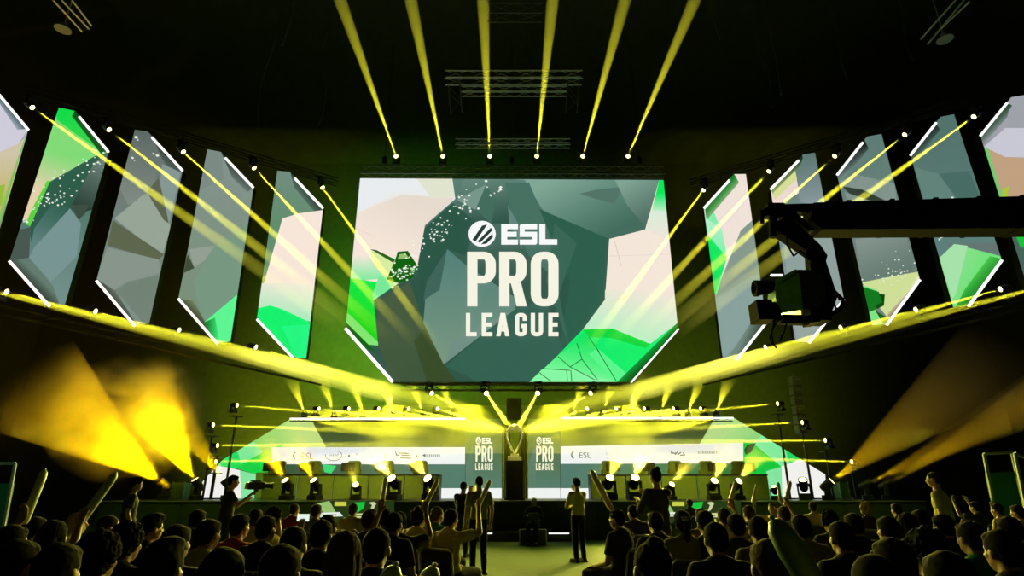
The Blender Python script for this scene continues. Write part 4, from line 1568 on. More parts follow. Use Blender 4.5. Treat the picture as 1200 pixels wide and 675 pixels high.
# rear light on the crowd from the stage rig
wash('crowd_wash', (-9, 25.5, 8.4), (-6, 8, .8), 11000, .3, YEL, 75)
wash('crowd_wash', (9, 25.5, 8.4), (6, 8, .8), 10000, .3, YEL, 75)
wash('crowd_wash', (0, 25.3, 5.9), (0, 12, .5), 2200, .3, YEL, 80)
# added green and yellow fill on the back wall, standing in for lit haze
wash('wall_fill', (-9.5, 29, 10), (-8, 38, 13), 11000, .3, (.16, 1, .06), 110)
wash('wall_fill', (9.5, 29, 8), (10, 38, 8), 1500, .3, (.35, 1, .05), 110)
wash('wall_fill', (-12, 30, 3), (-12, 38, 6), 9000, .3, (.8, 1, .03), 120)
wash('wall_fill', (12, 30, 3), (12, 38, 6), 2500, .3, (.9, 1, .03), 120)
wash('wall_fill', (0, 30, 5), (0, 38, 6), 4500, .3, (.6, 1, .03), 130)
# added fill on the desks from above
wash('desk_fill', (-5, 20.5, 6.2), (-6, 24.2, 1.8), 2600, .2, YEL, 70)
wash('desk_fill', (5, 20.5, 6.2), (6, 24.2, 1.8), 2600, .2, YEL, 70)
for x in (-9.4, 9.4):  # added lamps to brighten the haze before the stage screens
    wash('haze_fill', (x, 26.6, 4.6), (0, 26.7, 3.9), 12000, .05, (1, .93, .02), 26)
for x in (-5.5, -2.0, 2.0, 5.5):  # more added fill along the same haze
    wash('haze_fill', (x, 26.5, 5.6), (x * .9, 26.75, 3.8), 1800, .05, (1, .95, .02), 100)
wash('wall_fill', (-16, 24, 2), (-31.7, 22, 9), 1500, .3, (1, .62, .02), 120)  # added warm fill on the side walls
wash('wall_fill', (16, 24, 2), (31.7, 20, 7), 700, .3, (1, .7, .02), 120)
wash('trophy_fill', (-2.5, 17.5, 9.5), (pt.x, 22.6, 3.2), 1500, .1, (1, .92, .25), 9)  # added front spots to brighten the trophy
wash('trophy_fill', (2.5, 17.5, 9.5), (pt.x, 22.6, 3.2), 1500, .1, (1, .92, .25), 9)
for x in (-11, -4.5, 4.5, 11):  # added low lamps that give the crowd yellow rims
    wash('crowd_rim_fill', (x, 21.2, 2.3), (x * .8, 8, 1.2), 4500, .15, YEL, 95)
wash('smoke_fill', at(214, 566, 21.4), at(140, 480, 22.7), 3600, .15, (1, .58, 0), 85)  # added wide lamp so the whole smoke cloud lights up
wash('aisle_fill', (0, 21, 9), (.3, 17, 0), 500, .2, (.55, 1, .03), 30)  # added green fill on the aisle floor
for x in (-9, 9):  # added fill to lift the dark stage front
    wash('stage_front_fill', (x * .8, 15.5, 11), (x, 20.7, .6), 1400, .3, (.55, .9, .03), 55)
wash('crane_fill', (-3, 1.0, 7), (-.2 + 4, 6, 3.6), 120, .2, (.5, 1, .2), 16)  # added unseen green fill on the crane camera
wash('booth_fill', (12.5, 9.0, 4.0), (15.0, 13, 1.4), 60, .2, (.5, 1, .6), 70)  # added fill for the booth panels, both sides
wash('booth_fill', (-10.5, 9.0, 4.0), (-12.5, 13, 1.4), 60, .2, (.5, 1, .6), 70)
# ================================================================== PEOPLE
def realise(bm, name, voxel, smooth_it=4, disp=None):
    """fuse overlapping tapered forms into one continuous skin"""
    me = bpy.data.meshes.new('t')
    bmesh.ops.recalc_face_normals(bm, faces=bm.faces)
    bm.to_mesh(me)
    bm.free()
    o = bpy.data.objects.new('t', me)
    C.objects.link(o)
    m = o.modifiers.new('r', 'REMESH')
    m.mode = 'VOXEL'
    m.voxel_size = voxel
    m.use_smooth_shade = True
    if smooth_it:
        s = o.modifiers.new('s', 'SMOOTH')
        s.iterations = smooth_it
        s.factor = .5
    bpy.context.view_layer.update()
    r = bpy.data.meshes.new_from_object(o.evaluated_get(bpy.context.evaluated_depsgraph_get()))
    bpy.data.objects.remove(o)
    bpy.data.meshes.remove(me)
    r.name = name
    if disp:
        for v in r.vertices:
            v.co += v.normal * disp(v.co)
    for p in r.polygons:
        p.use_smooth = True
    return r


def V(*a):
    return Vector(a)


def joints(kind):
    """joint positions in metres, figure faces +Y"""
    sit = dict(pelvis=V(0, 0, .56), belly=V(0, -.02, .72), chest=V(0, -.03, .90), neck=V(0, -.01, 1.03), head=V(0, .025, 1.165),
               hip=V(.09, .02, .55), knee=V(.12, .42, .53), ankle=V(.12, .42, .10), toe=V(.13, .58, .045),
               sho=V(.175, -.02, .965))
    std = dict(pelvis=V(0, 0, .95), belly=V(0, -.01, 1.1), chest=V(0, -.01, 1.28), neck=V(0, 0, 1.44), head=V(0, .03, 1.625),
               hip=V(.09, 0, .93), knee=V(.10, .02, .50), ankle=V(.11, -.02, .085), toe=V(.13, .13, .04), sho=V(.18, 0, 1.40))
    arm = {
        'sit': [(V(.24, .02, .70), V(.14, .28, .63), V(-.25, .9, -.1))] * 2,
        'sit_fold': [(V(.25, .06, .72), V(.04, .24, .76), V(-.9, .2, .1))] * 2,
        'sit_up': [(V(.33, .16, 1.02), V(.26, .26, 1.26), V(-.1, .2, 1))] * 2,
        'sit_up1': [(V(.33, .16, 1.02), V(.24, .26, 1.27), V(-.1, .2, 1)), (V(.24, .02, .70), V(.14, .28, .63), V(-.25, .9, -.1))],
        'sit_phone': [(V(.27, .20, .90), V(.13, .36, 1.12), V(-.2, .25, .9)), (V(.24, .02, .70), V(.12, .28, .63), V(-.25, .9, -.1))],
        'sit_head': [(V(.33, .18, 1.0), V(.14, .13, 1.16), V(-.4, -.2, .8)), (V(.24, .02, .70), V(.12, .28, .63), V(-.25, .9, -.1))],
        'std': [(V(.25, -.03, 1.13), V(.25, .08, .88), V(0, .25, -1))] * 2,
        'std_cam': [(V(.26, .13, 1.20), V(.14, .36, 1.40), V(-.3, .6, .5)), (V(.25, .15, 1.16), V(.10, .34, 1.30), V(-.3, .6, .4))],
        'std_face': [(V(.24, .12, 1.18), V(.08, .17, 1.47), V(-.4, .0, .9)), (V(.24, .1, 1.14), V(.02, .26, 1.14), V(-.9, .2, .1))],
        'std_up': [(V(.32, .12, 1.50), V(.24, .16, 1.74), V(-.1, .1, 1))] * 2,
        'std_phone': [(V(.26, .16, 1.22), V(.12, .38, 1.36), V(-.2, .5, .7)), (V(.25, .12, 1.16), V(.08, .34, 1.28), V(-.3, .6, .4))],
        'sit_read': [(V(.26, .12, .76), V(.16, .34, .80), V(-.3, .8, .1))] * 2,
    }[kind]
    J = dict(sit if kind.startswith('sit') else std)
    J['arm'] = arm
    return J


def mir(v, s):
    return V(v.x * s, v.y, v.z)


def hand(bm, w, d, s, k=1.0):
    """palm, four unequal bent fingers and a thumb leaving the side of the palm"""
    d = d.normalized()
    side = V(s, 0, 0)
    side = (side - d * side.dot(d)).normalized()
    nrm = d.cross(side).normalized()
    if nrm.z > 0 and abs(d.z) < .7:
        nrm = -nrm
    palm = w + d * .085
    caps(bm, w, w + d * .03, .024, .026, 8)
    for t in (-1, -.33, .33, 1):
        caps(bm, w + d * .02 + side * t * .014, palm + side * t * .026, .014, .0125, 6)
    for t, L in ((-1, .066), (-.33, .078), (.33, .072), (1, .056)):
        a = palm + side * t * .028
        b = a + (d + nrm * .25 + side * t * .08).normalized() * L * .5
        c = b + (d * .75 + nrm * .7).normalized() * L * .3
        e = c + (d * .4 + nrm * .95).normalized() * L * .25
        caps(bm, a, b, .0105, .0095, 6)
        caps(bm, b, c, .0095, .009, 6)
        caps(bm, c, e, .009, .0085, 6)
    # thumb on the inner side of the palm
    a = w + d * .03 - side * .022
    b = a + (d * .7 - side * .75 + nrm * .2).normalized() * .04
    c = b + (d * .9 - side * .25 + nrm * .35).normalized() * .034
    caps(bm, a, b, .014, .012, 6)
    caps(bm, b, c, .012, .010, 6)


def head_forms(bm, h, hair=False):
    ell(bm, h + V(0, -.012, .018), (.076, .096, .095), sub=3)
    ell(bm, h + V(0, .022, -.045), (.058, .066, .072), sub=3)
    ell(bm, h + V(0, .050, -.088), (.030, .028, .024))
    ell(bm, h + V(0, .062, .022), (.055, .022, .018))
    for s in (-1, 1):
        ell(bm, h + V(s * .036, .055, -.022), (.026, .024, .022))
        ell(bm, h + V(s * .079, -.006, -.012), (.009, .020, .032))
    tube(bm, h + V(0, .078, .012), h + V(0, .100, -.026), .008, .015, 8)
    ell(bm, h + V(0, .098, -.027), (.016, .012, .011))
    ell(bm, h + V(0, .080, -.054), (.024, .010, .007))
    ell(bm, h + V(0, .078, -.064), (.022, .010, .007))


def body_mesh(kind):
    J = joints(kind)
    bm = NB()
    head_forms(bm, J['head'])
    caps(bm, J['neck'] + V(0, -.01, -.04), J['head'] + V(0, -.012, -.06), .062, .054, 12)
    ell(bm, J['chest'], (.165, .11, .17), sub=3)
    ell(bm, J['belly'], (.145, .105, .16), sub=3)
    ell(bm, J['pelvis'], (.16, .12, .13), sub=3)
    for s in (-1, 1):
        sh = mir(J['sho'], s)
        el, wr, hd = J['arm'][0 if s == 1 else 1]
        el, wr, hd = mir(el, s), mir(wr, s), mir(hd, s)
        caps(bm, J['neck'] + V(s * .03, -.01, -.02), sh, .05, .058)
        caps(bm, sh, el, .054, .041)
        caps(bm, el, wr, .040, .026)
        hand(bm, wr, hd, s)
        hp, kn, an, to = mir(J['hip'], s), mir(J['knee'], s), mir(J['ankle'], s), mir(J['toe'], s)
        caps(bm, hp, kn, .088, .058)
        mid = kn.lerp(an, .3) + V(0, -.012, 0)
        caps(bm, kn, mid, .056, .056)
        caps(bm, mid, an, .054, .036)
        caps(bm, an + V(0, -.02, -.03), to, .036, .028)
    return realise(bm, 'body', .008, 3)


def shirt_mesh(kind, long=False):
    J = joints(kind)
    bm = NB()
    ell(bm, J['chest'] + V(0, 0, -.005), (.182, .128, .185), sub=3)
    ell(bm, J['belly'], (.168, .128, .17), sub=3)
    ell(bm, J['pelvis'] + V(0, 0, .04), (.176, .136, .11), sub=3)
    for s in (-1, 1):
        sh = mir(J['sho'], s)
        el, wr, hd = J['arm'][0 if s == 1 else 1]
        el, wr = mir(el, s), mir(wr, s)
        caps(bm, J['neck'] + V(s * .045, -.012, -.035), sh, .056, .070)
        if long:
            caps(bm, sh, el, .068, .054)
            caps(bm, el, el.lerp(wr, .88), .053, .038)
        else:
            tube(bm, sh, sh.lerp(el, .72), .068, .064, 12)
            ell(bm, sh, (.069,) * 3)
    tube(bm, J['neck'] + V(0, -.01, -.06), J['neck'] + V(0, -.01, .012), .085, .07, 16)
    return realise(bm, 'shirt', .013, 4, lambda c: .006 * mnoise.noise(c * 9))


def trousers_mesh(kind):
    J = joints(kind)
    bm = NB()
    ell(bm, J['pelvis'] + V(0, 0, -.02), (.172, .134, .12), sub=3)
    for s in (-1, 1):
        hp, kn, an = mir(J['hip'], s), mir(J['knee'], s), mir(J['ankle'], s)
        caps(bm, hp, kn, .098, .072)
        caps(bm, kn, an + V(0, 0, .02), .070, .056)
    return realise(bm, 'trousers', .014, 3, lambda c: .006 * mnoise.noise(c * 7))


def shoe_mesh(kind, s):
    J = joints(kind)
    an, to = mir(J['ankle'], s), mir(J['toe'], s)
    bm = NB()
    caps(bm, V(an.x, an.y - .03, .05), V(to.x, to.y, .042), .045, .038)
    box(bm, ((an.x + to.x) / 2, (an.y - .03 + to.y) / 2, .016), (.088, (to.y - an.y) + .11, .028), bevel=.01)
    return realise(bm, 'shoe', .009, 1)


def hair_mesh(style):
    """around the head centre at the origin"""
    bm = NB()
    nz = lambda c: .006 * mnoise.noise(c * 38)
    if style == 'short':
        ell(bm, (0, -.018, .031), (.083, .099, .094), sub=3)
        ell(bm, (0, -.055, -.012), (.071, .050, .068), sub=3)
        ell(bm, (0, .034, .072), (.060, .052, .036), sub=3)
        nz = lambda c: .0035 * mnoise.noise(c * 45)
    elif style == 'quiff':
        ell(bm, (0, -.020, .036), (.086, .100, .098), sub=3)
        ell(bm, (0, -.058, -.005), (.070, .050, .066), sub=3)
        ell(bm, (0, .052, .094), (.060, .042, .036), sub=3)
        ell(bm, (.008, .01, .110), (.062, .068, .030), sub=3)
        nz = lambda c: .006 * mnoise.noise(c * 30)
    elif style == 'curly':
        ell(bm, (0, -.025, .042), (.100, .108, .105), sub=3)
        ell(bm, (0, -.062, -.02), (.088, .058, .075), sub=3)
        nz = lambda c: .018 * mnoise.noise(c * 45)
    elif style == 'long':
        ell(bm, (0, -.024, .030), (.088, .102, .098), sub=3)
        ell(bm, (0, -.072, -.06), (.092, .052, .12), sub=3)
        ell(bm, (0, -.088, -.17), (.100, .045, .12), sub=3)
        ell(bm, (0, -.092, -.25), (.088, .034, .08))
        for s in (-1, 1):
            ell(bm, (s * .075, -.005, -.07), (.022, .035, .12))
        nz = lambda c: .006 * mnoise.noise(V(c.x * 60, c.y * 60, c.z * 5))
    elif style == 'ponytail':
        ell(bm, (0, -.022, .032), (.083, .099, .094), sub=3)
        ell(bm, (0, -.06, -.02), (.066, .045, .06), sub=3)
        ell(bm, (0, -.125, .0), (.03, .035, .035))
        ell(bm, (0, -.140, -.09), (.036, .03, .10))
        ell(bm, (0, -.135, -.19), (.028, .022, .08))
    elif style == 'bun':
        ell(bm, (0, -.022, .032), (.083, .099, .094), sub=3)
        ell(bm, (0, -.06, -.02), (.068, .047, .06), sub=3)
        ell(bm, (0, -.075, .115), (.042, .042, .036))
    elif style == 'cropped':
        ell(bm, (0, -.018, .026), (.0795, .0975, .0925), sub=3)
        ell(bm, (0, -.052, -.01), (.068, .052, .060), sub=3)
        nz = lambda c: .002 * mnoise.noise(c * 60)
    return realise(bm, 'hair', .008, 2, nz)


def cap_mesh():
    bm = NB()
    prof = [(.093, .02), (.096, .045), (.090, .085), (.068, .120), (.03, .140), (0, .144)]
    lathe(bm, prof, 24)
    lathe(bm, [(.088, .02), (.091, .045), (.085, .083), (.064, .116), (.028, .135), (0, .139)], 24)
    bmesh.ops.transform(bm, matrix=Matrix.Translation((0, -.014, 0)) @ Matrix.Diagonal((.95, 1.08, 1, 1)), verts=bm.verts)
    n = 14
    top, bot = [], []
    for i in range(n + 1):
        a = math.pi * i / n
        x = .078 * math.cos(a)
        y = .065 + .095 * math.sin(a)
        zz = .030 + .012 * math.sin(a) * 0 - abs(math.cos(a)) * .008
        top.append(bm.verts.new((x, y, zz + .004)))
        bot.append(bm.verts.new((x, y, zz)))
    bm.faces.new(top)
    bm.faces.new(bot[::-1])
    for i in range(n):
        bm.faces.new((top[i], bot[i], bot[i + 1], top[i + 1]))
    bm.faces.new((top[n], bot[n], bot[0], top[0]))
    bmesh.ops.recalc_face_normals(bm, faces=bm.faces)
    me = bpy.data.meshes.new('cap')
    bm.to_mesh(me)
    bm.free()
    for p in me.polygons:
        p.use_smooth = True
    return me


def headset_mesh():
    bm = NB()
    pts = [V(.094 * math.cos(R(a)), -.01, .005 + .135 * math.sin(R(a))) for a in range(0, 181, 15)]
    for a, b in zip(pts[:-1], pts[1:]):
        caps(bm, a, b, .010, .010, 8)
    for s in (-1, 1):
        tube(bm, (s * .078, -.005, -.012), (s * .106, -.005, -.012), .038, .034, 16)
    bmesh.ops.recalc_face_normals(bm, faces=bm.faces)
    me = bpy.data.meshes.new('headset')
    bm.to_mesh(me)
    bm.free()
    return me


SKINS = [mat('skin_light', (.42, .25, .17), .5, var=.1), mat('skin_mid', (.30, .17, .11), .5, var=.1), mat('skin_deep', (.13, .07, .045), .5, var=.1)]
HAIRS = {'black': mat('hair_black', (.006, .005, .004), .9, bump=.4, scale=90, spec=.08), 'brown': mat('hair_brown', (.03, .018, .01), .85, bump=.4, scale=90, spec=.12),
         'blond': mat('hair_blond', (.3, .2, .08), .8, bump=.4, scale=90, spec=.15), 'grey': mat('hair_grey', (.3, .3, .28), .5, bump=.4, scale=90)}
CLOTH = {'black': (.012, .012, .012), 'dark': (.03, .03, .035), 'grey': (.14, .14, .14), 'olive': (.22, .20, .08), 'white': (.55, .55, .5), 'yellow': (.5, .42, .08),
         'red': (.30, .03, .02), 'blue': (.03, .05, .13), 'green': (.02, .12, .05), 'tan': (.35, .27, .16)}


def cloth(n):
    return mat('cloth_' + n, CLOTH[n], .85, bump=.15, scale=30, var=.15, spec=.12)


EYEM = mat('eye_dark', (.02, .02, .02), .2)
LIPM = mat('lips', (.25, .09, .07), .5)
_bc = {}


def cached(key, f):
    if key not in _bc:
        _bc[key] = f()
    return _bc[key]


def part(name, me, m, parent, loc=(0, 0, 0), rz=0.0):
    if len(me.materials) == 0:
        me.materials.append(m)
    o = bpy.data.objects.new(name, me)
    C.objects.link(o)
    o.parent = parent
    o.location = loc
    o.rotation_euler = (0, 0, rz)
    o.material_slots[0].link = 'OBJECT'
    o.material_slots[0].material = m
    return o


def eye_mesh():
    bm = NB()
    ell(bm, (0, 0, 0), (.012, .006, .007))
    me = bpy.data.meshes.new('eye')
    bm.to_mesh(me)
    bm.free()
    return me


def lip_mesh():
    bm = NB()
    ell(bm, (0, 0, .004), (.022, .008, .0045))
    ell(bm, (0, 0, -.004), (.019, .008, .005))
    me = bpy.data.meshes.new('lips')
    bm.to_mesh(me)
    bm.free()
    return me


STICKM = {'yellow': mat('stick_yellow', (.75, .72, .25), .35), 'green': mat('stick_green', (.08, .18, .08), .4), 'pale': mat('stick_pale', (.45, .55, .38), .4)}


def stick_mesh():
    bm = NB()
    lathe(bm, [(0, -.14), (.035, -.125), (.048, -.08), (.05, .2), (.05, .42), (.042, .49), (.02, .52), (0, .525)], 16)
    for z in (.0, .2, .4):
        lathe(bm, [(.0495, z - .004), (.0515, z), (.0495, z + .004)], 16)
    lathe(bm, [(.008, .52), (.012, .535), (0, .54)], 8)
    bmesh.ops.recalc_face_normals(bm, faces=bm.faces)
    me = bpy.data.meshes.new('stick')
    bm.to_mesh(me)
    bm.free()
    for p in me.polygons:
        p.use_smooth = True
    return me


def person(loc, yaw, kind, label, hair='short', hc='black', top='black', bottom='dark', skin=0, long=False, scale=1.0, face=False, cap=None, headset=False, group=None, lean=0.0):
    r = empty('person', loc, yaw)
    if lean:
        r.rotation_euler = (lean, 0, yaw)
    r.scale = (scale,) * 3
    tag(r, label, 'person', group)
    J = joints(kind)
    part('body', cached(('b', kind), lambda: body_mesh(kind)), SKINS[skin], r)
    part('shirt', cached(('s', kind, long), lambda: shirt_mesh(kind, long)), cloth(top), r)
    part('trousers', cached(('t', kind[:3]), lambda: trousers_mesh(kind)), cloth(bottom), r)
    for s in (-1, 1):
        part('shoe', cached(('sh', kind[:3], s), lambda: shoe_mesh(kind, s)), cloth('dark'), r)
    h = J['head']
    if hair:
        part('hair', cached(('h', hair), lambda: hair_mesh(hair)), HAIRS[hc], r, h)
    if cap:
        c = part('cap', cached('cap', cap_mesh), cloth(cap), r, h, math.pi if cap == 'black' and hair == 'ponytail' else 0)
    if headset:
        part('headset', cached('hs', headset_mesh), PLASTIC, r, h)
    if face:
        for s in (-1, 1):
            part('eye', cached('eye', eye_mesh), EYEM, r, h + V(s * .034, .078, .0))
        part('lips', cached('lips', lip_mesh), LIPM, r, h + V(0, .086, -.058))
    return r


# ------------------------------------------------------------------ chair for the seated ones
SEATM = mat('chair_fabric', (.015, .015, .017), .8, bump=.1)
CHROME = mat('chair_steel', (.35, .35, .3), .3, .9)


def make_chair():
    r = empty('chair')
    bm = NB()
    box(bm, (0, 0, .415), (.44, .42, .05), bevel=.02)
    obj('seat', bm, SEATM, r)
    bm = NB()
    box(bm, (0, -.235, .66), (.42, .035, .34), Matrix.Rotation(R(8), 4, 'X'), bevel=.015)
    obj('backrest', bm, SEATM, r)
    bm = NB()
    path_tube(bm, [V(-.22, -.19, .40), V(-.22, -.255, .80), V(-.17, -.262, .85), V(.17, -.262, .85), V(.22, -.255, .80), V(.22, -.19, .40)], .012, 8)
    obj('back_frame', bm, CHROME, r)
    for sx in (-1, 1):
        for sy in (-1, 1):
            bm = NB()
            tube(bm, (sx * .20, sy * .18, .39), (sx * .22, sy * .21, 0), .012, n=8)
            obj('leg', bm, CHROME, r)
    return r


CH0 = make_chair()
NCH = [0]


def chair(loc, yaw, label, scale=1.0):
    if NCH[0] == 0:
        c = CH0
    else:
        c = copy_tree(CH0)
    NCH[0] += 1
    c.location = loc
    c.rotation_euler = (0, 0, yaw)
    c.scale = (scale,) * 3
    tag(c, label, 'chair', 'audience chairs')
    return c


def seat_Y(ytop, h=1.28):
    return (CAMH - h) / -slope_y(ytop)


def stand_at(x, ytop, H=1.78):
    """ground position of a standing person whose head top is at pixel (x, ytop)"""
    s = slope_y(ytop)
    return s


def stick(world, tilt_x, tilt_y, label, colour='yellow', scale=1.0):
    o = bpy.data.objects.new('thunder_stick', cached('stick', stick_mesh))
    if len(o.data.materials) == 0:
        o.data.materials.append(STICKM['yellow'])
    C.objects.link(o)
    o.material_slots[0].link = 'OBJECT'
    o.material_slots[0].material = STICKM[colour]
    o.location = world
    o.rotation_euler = (tilt_y, tilt_x, 0)
    o.scale = (scale,) * 3
    tag(o, label, 'inflatable stick', 'inflatable cheering sticks')
    return o


